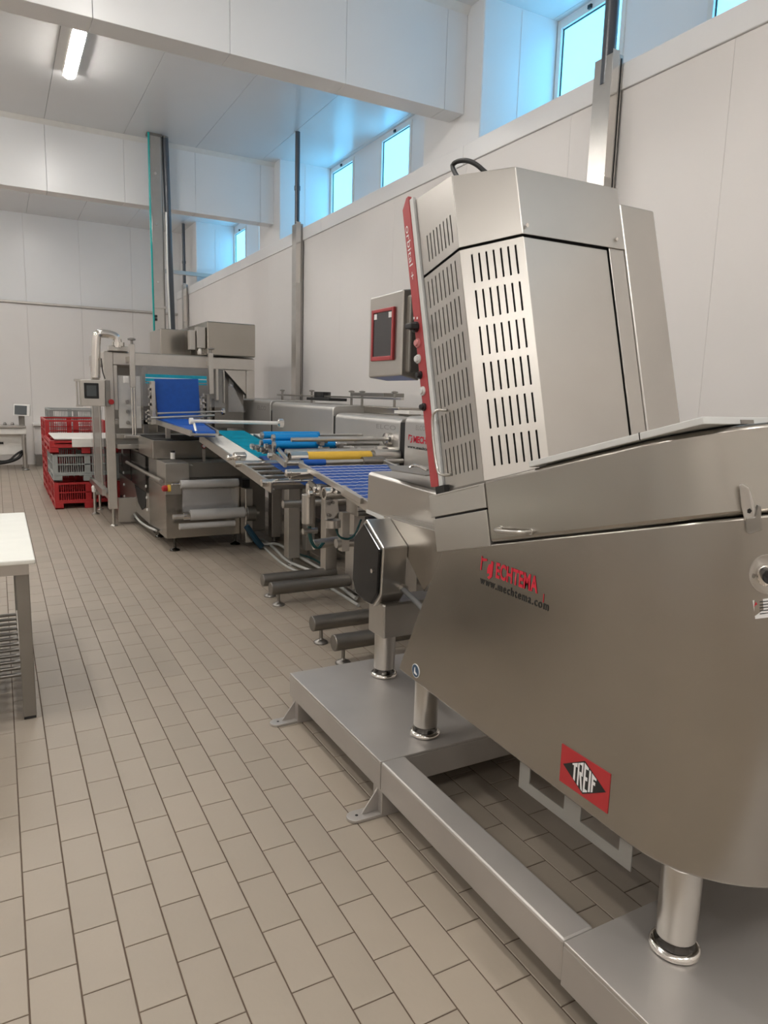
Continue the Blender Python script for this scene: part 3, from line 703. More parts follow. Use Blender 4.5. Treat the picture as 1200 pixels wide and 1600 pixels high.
# clutter of small fittings both sides of the flap
cb = MB()
for (px, py, h) in ((236, 600, 40), (240, 625, 30), (232, 640, 22), (318, 615, 30), (322, 628, 24), (315, 640, 18), (238, 612, 12)):
    p = ony(px, py, 7.55); q = ony(px+1, py+h, 7.55)
    b = MB().tube(p, q, .011, 8)
    for k in range(3):
        w = p.lerp(q, .2+.3*k); b.lathe(w, [(.02, -.01), (.022, 0), (.02, .012)], 10, 'y'); b.box(w.x-.03, w.x+.012, w.y-.01, w.y+.02, w.z-.012, w.z+.010)
    b.build('clamp_fitting', 'alu', bi, smooth=False)
MB().box(1.385, 1.42, 7.5, 7.62, 1.18, 1.62).build('fitting_post', 'alu', bi, bevel=.004); MB().box(1.945, 1.975, 7.5, 7.62, 1.22, 1.50).build('fitting_post', 'steeld', bi, bevel=.004)
for x in (1.5, 1.85): MB().box(x-.02, x+.02, 7.30, 7.36, 1.053, 1.172).build('support', 'alu', bi)

# ---- conveyor A : white slide plate and cyan mesh belt
ca = thing('lower_conveyor', 'sloping conveyor with white slide plate and cyan belt between sealing machine and rollers', 'conveyor', (2, 5.5, 0))
zP = ramp((6.617, 1.120), (4.681, .905))
def slab(x0, x1, ya, yb_, dz, th, zf): return MB().hexa([(x0, yb_, zf(yb_)+dz-th), (x1, yb_, zf(yb_)+dz-th), (x1, ya, zf(ya)+dz-th), (x0, ya, zf(ya)+dz-th), (x0, yb_, zf(yb_)+dz), (x1, yb_, zf(yb_)+dz), (x1, ya, zf(ya)+dz), (x0, ya, zf(ya)+dz)])
slab(1.672, 1.86, 6.60, 5.40, .004, .02, zP).build('slide_plate', 'white', ca, bevel=.002)
slab(1.88, 2.16, 6.92, 5.62, .0, .008, zP).build('cyan_belt', 'cyan', ca)
b = MB()
for k in range(26):
    x = 1.885+.265*k/25; b.hexa([(x, 4.62, zP(4.62)-.004), (x+.005, 4.62, zP(4.62)-.004), (x+.005, 5.62, zP(5.62)+.002), (x, 5.62, zP(5.62)+.002), (x, 4.62, zP(4.62)+.002), (x+.005, 4.62, zP(4.62)+.002), (x+.005, 5.62, zP(5.62)+.008), (x, 5.62, zP(5.62)+.008)])
o = b.build('belt_strings', 'blue', ca); o['kind'] = 'stuff'
b = MB()
for k in range(30):
    y = 6.88-.042*k; b.box(1.88, 2.16, y, y+.008, zP(y)+.001, zP(y)+.005)
o = b.build('belt_ribs', 'cyan', ca); o['kind'] = 'stuff'
for x in (1.655, 2.18):
    MB().beam((x, 6.65, zP(6.65)-.022), (x, 4.66, zP(4.66)-.022), .016, .075).build('side_rail', 'alu', ca, bevel=.002)
for k in range(4):
    y = 5.26-.16*k; MB().tube((1.66, y, zP(y)-.008), (2.17, y, zP(y)-.008), .013, 10).build('roller', 'alu', ca, smooth=True)
for y in (5.36, 4.72): 
    MB().tube((1.60, y, zP(y)+.0), (1.98, y, zP(y)+.0), .026, 16).build('end_roller', 'chrome', ca, smooth=True)
q = ony(369, 713, 5.45); MB().lathe(q+Vector((-.02, 0, 0)), [(.03, 0), (.034, .01), (.034, .09), (.02, .1)], 16, 'x').build('bearing_boss', 'chrome', ca, smooth=True)
q = ony(364, 715, 5.5); MB().lathe(q+Vector((-.05, 0, 0)), [(.018, 0), (.024, .01), (.02, .04)], 12, 'x').build('knob', 'chrome', ca, smooth=True)
MB().beam((1.67, 4.72, .885), (2.6, 4.72, .885), .04, .03).build('cross_beam', 'steeld', ca)
for y in (6.3, 4.9):
    MB().beam((1.75, y, zP(y)-.07), (2.698, y, zP(y)-.07), .05, .05).build('cross_beam', 'steeld', ca)
MB().box(2.22, 2.69, 5.5, 7.3, 1.085, 1.10).build('side_tray', 'white', ca, bevel=.003)
for y in (5.7, 5.9, 6.1, 6.3): MB().lathe((2.35, y, 1.10), [(.02, 0), (.02, .012)], 10).build('tray_knob', 'steeld', ca)
for k in range(4): MB().box(2.3+.09*k, 2.34+.09*k, 6.5+.11*k, 6.62+.11*k, 1.10, 1.14).build('tray_fitting', 'alu', ca, bevel=.004)
MB().box(2.5, 2.56, 6.0, 6.08, .93, 1.085).build('tray_stem', 'frame', ca)
# posts, feet and stubby legs of the line
def post(x0, x1, y0, y1, ztop, ft=True, zb=.075, m='frame'):
    o = MB().box(x0, x1, y0, y1, zb, ztop).build('post', m, ca, bevel=.004)
    if ft: foot(ca, (x0+x1)/2, (y0+y1)/2, .0005, zb+.01, rs=.012, rd=.045, disc='steeld')
post(2.215, 2.325, 5.80, 5.91, .86)
post(2.46, 2.55, 5.98, 6.08, .92, zb=.09); post(2.57, 2.67, 5.75, 5.86, .92, zb=.09)
post(2.40, 2.49, 6.75, 6.86, .95); post(2.50, 2.60, 7.0, 7.1, .95)
post(2.20, 2.30, 4.95, 5.05, .88); post(2.30, 2.43, 4.66, 4.80, .88)
post(2.25, 2.36, 3.83, 3.93, .86); post(2.27, 2.38, 3.46, 3.57, .86)
MB().tube((2.05, 5.5, .62), (2.698, 5.5, .62), .034, 16).build('cross_tube', 'frame', ca, smooth=True)
MB().tube((1.80, 4.25, .545), (2.6, 4.25, .60), .034, 16).build('cross_tube', 'frame', ca, smooth=True)
for (x, y) in ((1.70, 4.978), (1.679, 4.734), (1.646, 3.877), (1.626, 3.51)):
    MB().tube((x-.008, y, .132), (2.30, y, .132), .048, 24).build('foot_tube', 'tubem', ca, smooth=True, bevel=.004)
    foot(ca, x+.055, y, .0005, .09, rs=.011, rd=.045, disc='steeld')
# ---- conveyor B : blue wire mesh belt nearest the slicer
cbv = thing('mesh_conveyor', 'short conveyor with blue wire mesh belt and pneumatic tilting arm nearest the slicer', 'conveyor', (2, 3.8, 0))
zQ = ramp((4.425, 1.045), (3.26, .900)); XB0, XB1 = 1.80, 2.46
b = MB()
for k in range(40):
    x = XB0+.03+(XB1-XB0-.06)*k/39; b.hexa([(x, 3.25, zQ(3.25)-.004), (x+.012, 3.25, zQ(3.25)-.004), (x+.012, 4.45, zQ(4.45)-.004), (x, 4.45, zQ(4.45)-.004), (x, 3.25, zQ(3.25)), (x+.012, 3.25, zQ(3.25)), (x+.012, 4.45, zQ(4.45)), (x, 4.45, zQ(4.45))])
o = b.build('belt_strings', 'bluem', cbv); o['kind'] = 'stuff'
b = MB()
for k in range(16):
    y = 4.43-.076*k; P_ = []
    n_ = 24
    for j in range(n_+1): P_.append((XB0+.02+(XB1-XB0-.04)*j/n_, y+(.011 if j % 2 else -.011), zQ(y)+.004))
    b.path(P_, .0018, 4)
o = b.build('wire_mesh', 'white', cbv); o['kind'] = 'stuff'
for x in (XB0, XB1):
    MB().beam((x, 4.50, zQ(4.50)+.004), (x, 3.55, zQ(3.55)+.004), .020, .035).build('side_rail', 'alu', cbv, bevel=.002)
    MB().beam((x+.02, 3.85, zQ(3.85)-.01), (x+.02, 3.28, zQ(3.28)-.02), .02, .06).build('lower_rail', 'alu', cbv, bevel=.002)
for y in (4.46, 3.9, 3.30): MB().tube((XB0, y, zQ(y)-.03), (XB1, y, zQ(y)-.03), .016, 12).build('roller', 'alu', cbv, smooth=True)
for (px, py, y, l, r) in ((459, 741, 4.35, .13, .036), (513, 771, 3.95, .14, .04)):
    q = ony(px, py, y); MB().ring(q+Vector((-.03, 0, 0)), q+Vector((l, 0, 0)), r, r*.72).build('hollow_boss', 'chrome', cbv, smooth=True); 
    MB().lathe(q, [(r*.7, 0), (r*.7, .01)], 16, 'x').build('boss_core', 'steeld', cbv)
for (px, py) in ((455, 739), (498, 765), (490, 772)):
    q = ony(px, py, 4.15); MB().lathe(q, [(.014, -.04), (.024, -.035), (.024, -.01), (.014, 0), (.014, .06)], 14, 'x').build('pivot_pin', 'chrome', cbv, smooth=True)
MB().beam(ony(497, 762, 4.15)+Vector((.02, 0, .02)), ony(497, 773, 4.15)+Vector((.02, 0, -.01)), .05, .09, (0, 1, 0)).build('pivot_plate', 'alu', cbv, bevel=.004)
# pneumatic cylinder
p0, p1 = ony(482, 772, 4.2), ony(482, 818, 4.2)
o = MB().tube(p0, p1, .044, 20).build('air_cylinder', 'alu', cbv, smooth=True, bevel=.004)
MB().tube(p0, p0+Vector((0, 0, .07)), .018, 12).build('piston_rod', 'chrome', cbv, smooth=True)
MB().tube(p1+Vector((-.04, 0, -.05)), p1+Vector((.06, 0, -.05)), .02, 12).build('clevis', 'alu', cbv)
MB().beam(p0+Vector((-.0, 0, .08)), ony(498, 765, 4.15), .03, .03).build('lift_arm', 'steeld', cbv)
# quadrant plate with bolt holes
qa = ony(522, 790, 3.95)
pts = [ony(a, c, 3.95) for a, c in ((508, 777), (527, 777), (530, 800), (520, 812), (511, 812), (508, 800))]
MB().prism(pts, [p+Vector((0, .02, 0)) for p in pts]).build('quadrant_plate', 'alu', cbv, bevel=.002)
for a, c in ((514, 787), (515, 805), (520, 785)):
    MB().lathe(ony(a, c, 3.94), [(.010, -.01), (.010, .006)], 10, 'y').build('bolt', 'steeld', cbv)
p0, p1 = ony(520, 812, 3.95), ony(520, 824, 3.95); MB().tube(p0, p1, .05, 18).build('lower_sleeve', 'alu', cbv, smooth=True)
MB().box(1.93, 2.10, 3.86, 3.99, .79, .93).build('gear_block', 'alu', cbv, bevel=.006)
for z in (.82, .85, .88): MB().box(1.928, 2.0, 3.855, 3.86, z, z+.008).build('block_fin', 'steeld', cbv)
MB().box(1.95, 2.5, 3.7, 3.80, .77, .80).build('cross_plate', 'black', cbv)
MB().tube((1.98, 3.7, .74), (2.5, 3.7, .74), .028, 14).build('cross_tube', 'frame', cbv, smooth=True)
MB().box(2.28, 2.36, 3.97, 4.05, .56, .80).build('support', 'frame', cbv)
MB().beam((2.32, 4.0, .795), (2.698, 4.0, .795), .06, .05).build('cross_beam', 'frame', cbv)
MB().box(1.88, 1.93, 3.97, 4.03, .55, .80).build('support', 'frame', cbv)
MB().tube((1.85, 4.0, .60), (2.3, 4.0, .60), .03, 14).build('cross_tube', 'frame', cbv, smooth=True)
for k in range(2):
    a = ony(482+3*k, 822, 4.2); MB().path([a, a+Vector((0, -.02, -.10)), a+Vector((.05, -.02, -.16)), a+Vector((.10, 0, -.12))], .006, 8, 2).build('air_hose', 'teald', cbv, smooth=True)
a = ony(524, 824, 3.95); MB().path([a, a+Vector((.02, -.02, -.07)), a+Vector((.12, -.02, -.08)), a+Vector((.18, 0, .04))], .007, 8, 2).build('air_hose', 'teald', cbv, smooth=True)
# lugs at the near right edge
for z in (.86, .93): MB().lathe((XB1-.02, 3.32, z+.02), [(.02, -.05), (.03, -.04), (.03, 0)], 14, 'x').build('pulley', 'alu', cbv, smooth=True)

# ---- product rollers across the line
rr = thing('roller_rack', 'rack of blue, yellow and steel cross rollers over the conveyor', 'roller', (2.3, 5, .92))
def xroll(a, c, y, r, m, name='roller', cap=True):
    p, q = ony(*a, y), ony(*c, y); q = Vector((q.x, p.y, p.z+(q.z-p.z)*.0)); 
    o = MB().tube(p, q, r, 20).build(name, m, rr, smooth=True, bevel=.002)
    if cap: MB().tube(p+Vector((-.02, 0, 0)), p+Vector((-.001, 0, 0)), r*.8, 16).build('roller_cap', 'alu', rr, smooth=True)
    return p, q
p, q = xroll((411, 680), (498, 680), 5.35, .030, 'blueb'); MB().tube(q, (XCV-.002, q.y, q.z), .010, 10).build('axle', 'alu', rr)
p, q = xroll((429, 684), (495, 684), 5.15, .032, 'blueb'); MB().tube(q, (XCV-.002, q.y, q.z), .010, 10).build('axle', 'alu', rr)
p, q = xroll((430, 695), (525, 695), 5.05, .030, 'blueb'); MB().tube(q, (XCV-.002, q.y, q.z), .013, 10).build('axle', 'steeld', rr)
p, q = xroll((410, 692), (470, 692), 5.5, .028, 'blueb'); MB().tube(q, (XCV-.002, q.y, q.z), .010, 10).build('axle', 'alu', rr)
p, q = xroll((430, 702), (468, 702), 5.1, .022, 'blue')
p, q = ony(455, 687, 4.85), ony(614, 687, 4.85); q.z = p.z; q.x = XCV-.002
MB().tube(p, q, .016, 12).build('steel_rod', 'alu', rr, smooth=True); MB().lathe(q, [(.03, -.05), (.05, -.045), (.055, 0)], 16, 'x').build('rod_flange', 'chrome', rr)
p, q = ony(446, 706, 4.8), ony(612, 706, 4.8); q.z = p.z; q.x = XCV-.002
MB().tube(p, q, .020, 14).build('steel_rod', 'alu', rr, smooth=True); MB().lathe(q, [(.03, -.16), (.034, -.15), (.034, 0)], 16, 'x').build('rod_sleeve', 'chrome', rr)
p, q = ony(452, 715, 4.72), ony(614, 715, 4.72); q.z = p.z; q.x = XCV-.002; zr = p.z
MB().ring((p.x, p.y, p.z), (p.x+.13, p.y, p.z), .044, .034).build('roller_hub', 'chrome', rr, smooth=True)
MB().tube((p.x+.03, p.y, p.z), (q.x, p.y, p.z), .028, 16).build('steel_core', 'steeld', rr, smooth=True)
lab(MB().tube((p.x+.13, p.y, p.z), (p.x+.65, p.y, p.z), .040, 24).build('yellow_sleeve', 'yellow', rr, smooth=True, bevel=.004), 'yellow plastic sleeve on the roller')
MB().tube((q.x-.22, p.y, p.z), (q.x, p.y, p.z), .052, 20).build('end_hub', 'alu', rr, smooth=True)
p, q = ony(442, 724, 4.65), ony(600, 724, 4.65); q.z = p.z
MB().tube(p, (XCV-.002, p.y, p.z), .020, 14).build('steel_rod', 'alu', rr, smooth=True)
MB().tube((p.x+.15, p.y, p.z), (p.x+.32, p.y, p.z), .024, 16).build('blue_sleeve', 'blue', rr, smooth=True)
MB().tube((p.x+.62, p.y, p.z), (p.x+.80, p.y, p.z), .036, 18).build('end_hub', 'steeld', rr, smooth=True)
# rack rails carrying the roller ends
MB().beam(ony(421, 704, 5.35), ony(446, 726, 4.62), .02, .04).build('rack_rail', 'alu', rr, bevel=.002)
MB().beam(ony(428, 690, 5.35)+Vector((-.01, 0, 0)), ony(449, 719, 4.62), .015, .03).build('rack_rail', 'alu', rr, bevel=.002)
MB().beam((1.86, 4.62, .93), (1.86, 4.62, 1.03), .02, .02, (1, 0, 0)).build('rack_post', 'alu', rr)
for (px, py, y) in ((396, 697, 5.6), (404, 700, 5.5), (412, 703, 5.4), (418, 697, 5.35), (424, 712, 5.0), (500, 690, 5.0), (530, 694, 5.0), (503, 701, 4.95), (552, 701, 4.95)):
    w = ony(px, py, y); b = MB().lathe(w, [(.010, -.03), (.02, -.025), (.02, 0), (.012, .005), (.012, .06)], 12, 'x'); b.box(w.x-.01, w.x+.03, w.y-.015, w.y+.015, w.z-.03, w.z+.01); b.build('clamp', 'steeld' if px in (404, 412, 503) else 'alu', rr)

# ============================================================ SEALING MACHINE
sm = thing('sealing_machine', 'stainless tray sealing machine with portal frame and film rolls facing the camera', 'machine', (1.8, 8, 0))
XS = 1.352
MB().box(XS, 2.14, 6.78, 7.62, .128, .62).build('front_housing', 'steel', sm, bevel=.006)
MB().box(XS+.004, 2.14, 6.80, 7.62, .62, .855).build('film_bay', 'steeld', sm, bevel=.004)
MB().box(2.142, 2.36, 6.84, 8.2, .135, .845).build('dark_side_cabinet', 'steeld', sm, bevel=.006)
for x, y in ((1.44, 6.83), (2.06, 6.90), (1.44, 9.5), (2.1, 9.5), (1.44, 7.55)): foot(sm, x, y, .0005, .14, rs=.012, rd=.05, disc='blackm')
MB().box(XS-.004, 1.568, 6.73, 7.15, .680, .858).build('corner_box', 'steelv', sm, bevel=.004)
MB().box(XS-.004, 1.50, 6.745, 6.778, .56, .678).build('corner_plate', 'steelv', sm, bevel=.003)
q = ony(262, 763, 6.74); o = MB().lathe(q+Vector((-.005, 0, 0)), [(.026, 0), (.03, -.012), (.028, -.04), (.015, -.05)], 18, 'x').build('stop_button', 'redp', sm, smooth=True)
lab(o, 'red emergency stop button'); MB().lathe(q+Vector((.008, 0, 0)), [(.034, -.01), (.034, .015)], 18, 'x').build('yellow_collar', 'yellow', o)
# upper tool box under the belt
UB = MB(); UB.box(1.315, 2.20, 7.15, 7.95, .86, 1.045); UB.build('upper_box', 'steel', sm, bevel=.006)
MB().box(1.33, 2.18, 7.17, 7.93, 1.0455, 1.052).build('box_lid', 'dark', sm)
q = ony(319, 697, 7.14); b = MB(); r = .028
b.prism([(q.x-r, 7.149, q.z), (q.x, 7.149, q.z+r), (q.x+r, 7.149, q.z), (q.x, 7.149, q.z-r)], [(q.x-r, 7.1465, q.z), (q.x, 7.1465, q.z+r), (q.x+r, 7.1465, q.z), (q.x, 7.1465, q.z-r)]); d_ = b.build('hazard_diamond', 'ink', sm)
r = .020; MB().add([(q.x-r, 7.146, q.z), (q.x, 7.146, q.z+r), (q.x+r, 7.146, q.z), (q.x, 7.146, q.z-r)], [(0, 1, 2, 3)]).build('diamond_face', 'inkw', d_)
for (x0, x1, y0, z0, z1, m) in ((1.57, 2.12, 6.86, .80, .815, 'alu'), (1.57, 2.08, 6.84, .765, .785, 'steeld'), (1.57, 2.10, 6.80, .70, .712, 'alu'), (1.80, 2.10, 6.82, .83, .865, 'steeld'), (1.57, 2.14, 6.85, .855, .861, 'steeld')):
    MB().box(x0, x1, y0, y0+.05, z0, z1).build('film_guide', m, sm, bevel=.002)
q = ony(270, 712, 6.9); MB().tube(q+Vector((0, 0, -.03)), q+Vector((0, 0, .03)), .022, 12).build('clamp_knob', 'white', sm, smooth=True); MB().tube(q+Vector((0, 0, .03)), q+Vector((0, 0, .05)), .02, 12).build('clamp_knob', 'black', sm)
q = ony(319, 710, 6.85); MB().box(q.x-.012, q.x+.012, 6.85, 6.87, .85, q.z+.05).build('upright_tab', 'alu', sm)
MB().prism([ony(a, c, 6.8) for a, c in ((293, 727), (297, 723), (302, 728))], [ony(a, c, 6.83) for a, c in ((293, 727), (297, 723), (302, 728))]).build('small_tab', 'white', sm)
# film rollers
def roll(a, c, y, r, m, name): 
    p, q = ony(*a, y), ony(*c, y); return MB().tube(p, (q.x, p.y, p.z), r, 24).build(name, m, sm, smooth=True, bevel=.002), p
roll((282, 757), (372, 757), 6.66, .040, 'filmr', 'film_roller'); roll((268, 757), (282, 757), 6.66, .010, 'chrome', 'roller_axle')
roll((297, 805), (381, 805), 6.62, .052, 'filmr', 'film_roll'); roll((286, 807), (297, 807), 6.62, .035, 'chrome', 'roll_chuck'); roll((270, 808), (286, 808), 6.62, .024, 'alu', 'roll_chuck')
roll((280, 823), (367, 823), 6.62, .030, 'filmr', 'film_roller')
p = ony(384, 802, 6.62); MB().tube((p.x, 6.62, p.z), (p.x+.09, 6.62, p.z), .078, 28).build('brake_disc', 'steeld', sm, smooth=True, bevel=.004)
MB().tube((p.x-.01, 6.62, p.z), (p.x+.13, 6.62, p.z), .03, 20).build('brake_hub', 'alu', sm, smooth=True)
MB().box(2.075, 2.15, 6.60, 6.76, .07, .61).build('roll_post', 'alu', sm, bevel=.006)
MB().box(2.06, 2.14, 6.66, 6.78, .61, .69).build('post_cap', 'black', sm, bevel=.004)
a = [ony(285, 763, 6.66), ony(372, 763, 6.66), ony(372, 798, 6.64), ony(285, 800, 6.64)]
lab(MB().add(a, [(0, 1, 2, 3)]).build('film_sheet', 'film', sm), 'creased transparent film between the rolls')
# left side : frame, smoked covers, grab rail
MB().box(XS+.02, 2.12, 7.63, 9.66, .13, .70).build('rear_core', 'steeld', sm)
MB().box(XS+.0, 2.12, 7.63, 9.66, .84, .86).build('table_top', 'steelv', sm, bevel=.004)
MB().box(XS+.05, 2.1, 7.64, 9.64, .70, .84).build('upper_core', 'steeld', sm)
sd = [(7.72, 8.62), (8.68, 9.3), (9.36, 9.62)]
for a_, c_ in sd:
    lab(MB().box(XS-.012, XS-.004, a_, c_, .46, .835).build('smoked_panel', 'glassd', sm, bevel=.002), 'smoked transparent side cover')
MB().box(XS-.004, XS+.02, 7.63, 9.66, .13, .45).build('lower_panel', 'steelv', sm, bevel=.003)
pts = [(8.0+.42*math.cos(2*PI*k/18)*(1 if k < 20 else 1), .36+.16*math.sin(2*PI*k/18)) for k in range(18)]
MB().prism([(XS-.010, y, z) for y, z in [(7.75, .45), (7.80, .28), (8.02, .22), (8.25, .27), (8.45, .45)]], [(XS-.005, y, z) for y, z in [(7.75, .45), (7.80, .28), (8.02, .22), (8.25, .27), (8.45, .45)]]).build('dark_opening', 'dark', sm)
for y, z in ((7.72, .52), (7.70, .40), (7.70, .27), (9.25, .5), (9.25, .35), (9.25, .20)): MB().lathe((XS-.006, y, z), [(.014, -.012), (.018, 0)], 12, 'x').build('panel_knob', 'white', sm)
MB().tube(onx(198, 722, XS-.04), onx(252, 752, XS-.04), .018, 14).build('grab_rail', 'alu', sm, smooth=True)
MB().box(1.16, 1.50, 8.42, 8.50, .02, .30).build('scrap_panel', 'steelv', sm, bevel=.004)
# cable sagging under the side
MB().path([onx(189, 775, 1.34), onx(193, 788, 1.34), onx(200, 800, 1.34), onx(212, 812, 1.33), onx(228, 822, 1.33), onx(242, 830, 1.34)], .014, 8, 2).build('side_cable', 'black', sm, smooth=True)
MB().path([onx(208, 800, 1.325), onx(216, 813, 1.325), onx(228, 822, 1.32), onx(244, 829, 1.33)], .012, 8, 2).build('side_cable', 'cable', sm, smooth=True)
# portal
YP = 8.30
def bx(name, x0, x1, y0, y1, z0, z1, m='frame', bev=.005, par=sm): return MB().box(x0, x1, y0, y1, z0, z1).build(name, m, par, bevel=bev)
bx('portal_leg', 1.040, 1.132, YP, YP+.10, .198, 1.925); bx('portal_leg', 2.63, 2.73, YP, YP+.10, 1.4575, 1.791); bx('portal_beam', 1.134, 2.73, YP, YP+.10, 1.792, 1.925)
bx('portal_leg', 1.040, 1.132, 9.5, 9.6, .198, 1.799); bx('portal_leg', 2.63, 2.73, 9.5, 9.6, 1.4575, 1.799)
bx('portal_beam', 1.040, 1.132, YP+.1, 9.7, 1.80, 1.925); bx('portal_beam', 2.63, 2.73, YP+.1, 9.7, 1.80, 1.925); bx('portal_beam', 1.134, 2.63, 9.7, 9.8, 1.80, 1.925)
bx('cheek', 1.134, 1.175, YP+.01, YP+.09, 1.30, 1.79)
bx('top_plate', 1.05, 2.72, YP+.02, 9.78, 1.926, 1.935, m='steelv')
foot(sm, 1.088, 8.34, .0005, .2, rs=.016, rd=.042, disc='alu'); foot(sm, 1.088, 9.55, .0005, .2, rs=.016, rd=.042)
bx('portal_sill', 1.040, 1.10, YP+.1, 9.5, .30, .36)
# interior
bx('interior_back', 1.14, 2.62, 9.1, 9.12, .86, 1.79, m='frame')
bx('film_web', 1.18, 1.42, 8.345, 8.350, 1.10, 1.68, m='white'); bx('inner_column', 1.44, 1.50, 8.36, 8.44, .87, 1.79, m='steeld')
bx('sealing_head', 1.62, 2.3, 8.5, 9.0, 1.05, 1.45, m='steel')
bx('inner_bar', 1.14, 1.60, 8.36, 8.42, 1.14, 1.20, m='alu'); bx('lower_bar', 1.14, 1.9, 8.30, 8.40, .99, 1.04, m='alu'); bx('lower_deck', 1.14, 2.2, 8.2, 8.9, .88, .93, m='steelv')
q = ony(247, 619, 8.1); bx('black_box', 1.51, 1.66, 8.05, 8.2, 1.31, 1.57, m='steeld')
for (px, py) in ((180, 660), (200, 660), (196, 594), (199, 627), (200, 643), (178, 626)):
    q = ony(px, py, 8.33); MB().lathe(q, [(.018, -.02), (.022, 0), (.018, .02)], 12, 'y').build('clamp_knob', 'alu', sm)
for z0, z1, m in ((1.665, 1.70, 'cyan'), (1.625, 1.655, 'cyan'), (1.655, 1.665, 'inkw'), (1.60, 1.612, 'cyan')):
    lab(bx('film_strip', 1.42, 2.08, 8.02, 8.03, z0, z1, m=m, bev=0), 'cyan strip across the machine mouth' if m == 'cyan' else 'white strip across the machine mouth')
b = MB(); xs = [1.36, 1.52, 1.72, 1.94, 2.16, 2.36]
b.add([(x, 8.26+(.012 if k % 2 else 0), z) for z in (1.35, 1.795) for k, x in enumerate(xs)], [(k, k+1, k+7, k+6) for k in range(5)])
lab(b.build('clear_curtain', 'film', sm), 'transparent plastic curtain under the beam')
MB().add([(2.40, 8.28, 1.30), (2.60, 8.25, 1.30), (2.45, 8.28, 1.62), (2.40, 8.28, 1.62)], [(0, 1, 2, 3)]).build('clear_curtain', 'film', sm)
# right bay with diagonal
bx('bay_frame', 2.24, 2.27, 8.22, 8.30, 1.43, 1.79); bx('bay_back', 2.275, 2.63, 8.42, 8.44, 1.10, 1.79, m='steeld')
MB().prism([(2.36, YP+.03, 1.79), (2.63, YP+.03, 1.79), (2.63, YP+.03, 1.50)], [(2.36, YP+.06, 1.79), (2.63, YP+.06, 1.79), (2.63, YP+.06, 1.50)]).build('corner_gusset', 'frame', sm, bevel=.003)
MB().beam((2.355, YP+.02, 1.785), (2.622, YP+.02, 1.50), .012, .02).build('gusset_edge', 'dark', sm)
bx('bay_strut', 2.335, 2.347, 8.24, 8.30, 1.40, 1.78, m='alu'); bx('bay_label', 2.45, 2.50, 8.40, 8.418, 1.60, 1.72, m='inkw', bev=0)
# sliding posts on the front
for x, zt_, zb_2 in ((1.272, 2.0, .90), (2.155, 1.96, 1.50)):
    y = 7.9 if x < 2 else 8.1
    bx('slide_post', x-.026, x+.026, y, y+.05, max(1.55 if x < 2 else 1.50, 0), zt_, m='alu')
    if x < 2:
        MB().tube((x-.012, y+.02, 1.05), (x-.012, y+.02, 1.56), .010, 12).build('slide_rod', 'chrome', sm, smooth=True); MB().tube((x+.014, y+.02, 1.05), (x+.014, y+.02, 1.56), .010, 12).build('slide_rod', 'chrome', sm, smooth=True)
        bx('slide_foot', x-.1, x+.35, y, y+.06, 1.02, 1.05, m='alu')
    MB().tube((x, y+.02, zt_), (x, y+.02, zt_+.035), .012, 10).build('knob_stem', 'steeld', sm); MB().lathe((x, y+.02, zt_+.035), [(.015, 0), (.04, .006), (.04, .02), (.02, .028)], 16).build('star_knob', 'steeld', sm, smooth=True)
    bx('post_bridge', x-.01, x+.02, y+.05, YP-.001, 1.82, 1.88)
b = MB(); q = ony(196, 594, 7.88); b.box(q.x-.02, q.x+.03, 7.86, 7.90, q.z-.03, q.z+.04); b.build('latch_block', 'white', sm, bevel=.004)
# boxes on top
bx('motor_box', 2.155, 2.728, 8.26, 9.2, 1.945, 2.325, m='steel', bev=.012)
bx('rear_box', 1.76, 2.12, 8.9, 9.57, 1.945, 2.26, m='steel', bev=.008)
bx('front_conduit', 2.05, 2.145, 8.30, 8.42, 2.02, 2.26, m='steelv'); bx('front_conduit', 1.975, 2.04, 8.34, 8.44, 2.00, 2.22, m='steelv')
q = (2.09, 8.33, 1.95); MB().lathe(q, [(.03, 0), (.035, .03), (.02, .07)], 14).build('cable_gland', 'alu', sm, smooth=True)
bx('far_box', 2.2, 2.7, 9.3, 10.4, 1.946, 2.34, m='steel', bev=.01)
# control panel on swan neck
q = [ony(a, c, 8.25) for a, c in ((150, 590), (150, 530), (152, 522), (160, 521), (174, 523), (182, 527), (184, 535), (184, 543))]
MB().path(q[:1]+q[1:], .044, 18, 2).build('swan_neck', 'chrome', sm, smooth=True)
q2 = ony(184, 546, 8.30); bx('neck_base', q2.x-.10, q2.x+.10, 8.24, 8.38, 1.936, 1.99, m='alu'); MB().tube((q2.x, 8.26, 1.99), (q2.x, 8.26, 2.03), .065, 20).build('neck_collar', 'chrome', sm, smooth=True)
c0, c1, c2, c3 = ony(125, 593, 8.12), ony(164, 594, 8.12), ony(165, 635, 8.12), ony(127, 634, 8.12)
cp = MB().prism([c0, c1, c2, c3], [p+Vector((.03, .16, 0)) for p in (c0, c1, c2, c3)]).build('control_panel', 'frame', sm, bevel=.006)
lab(cp, 'grey control box with small touch screen on a swan neck')
sa_, sb_ = ony(131, 598, 8.11), ony(155, 623, 8.11); xx0, xx1, zz0, zz1 = sa_.x, sb_.x, sb_.z, sa_.z
bx('screen_frame', xx0, xx1, 8.112, 8.122, zz0, zz1, m='black', par=cp); bx('screen', xx0+.025, xx1-.025, 8.110, 8.113, zz0+.025, zz1-.025, m='screen', par=cp, bev=0)
MB().box(c1.x+.002, c1.x+.05, 8.12, 8.26, c2.z, c1.z).build('side_flank', 'steeld', cp, bevel=.004)
q = ony(174, 628, 8.11); lab(MB().lathe(q, [(.026, -.012), (.03, 0), (.018, .03)], 14, 'y').build('stop_button', 'redp', cp, smooth=True), 'red stop button')
for px in (119, 124):
    MB().tube(ony(px, 593, 8.16), ony(px+2, 633, 8.16), .010, 10).build('panel_handle', 'alu', cp, smooth=True)
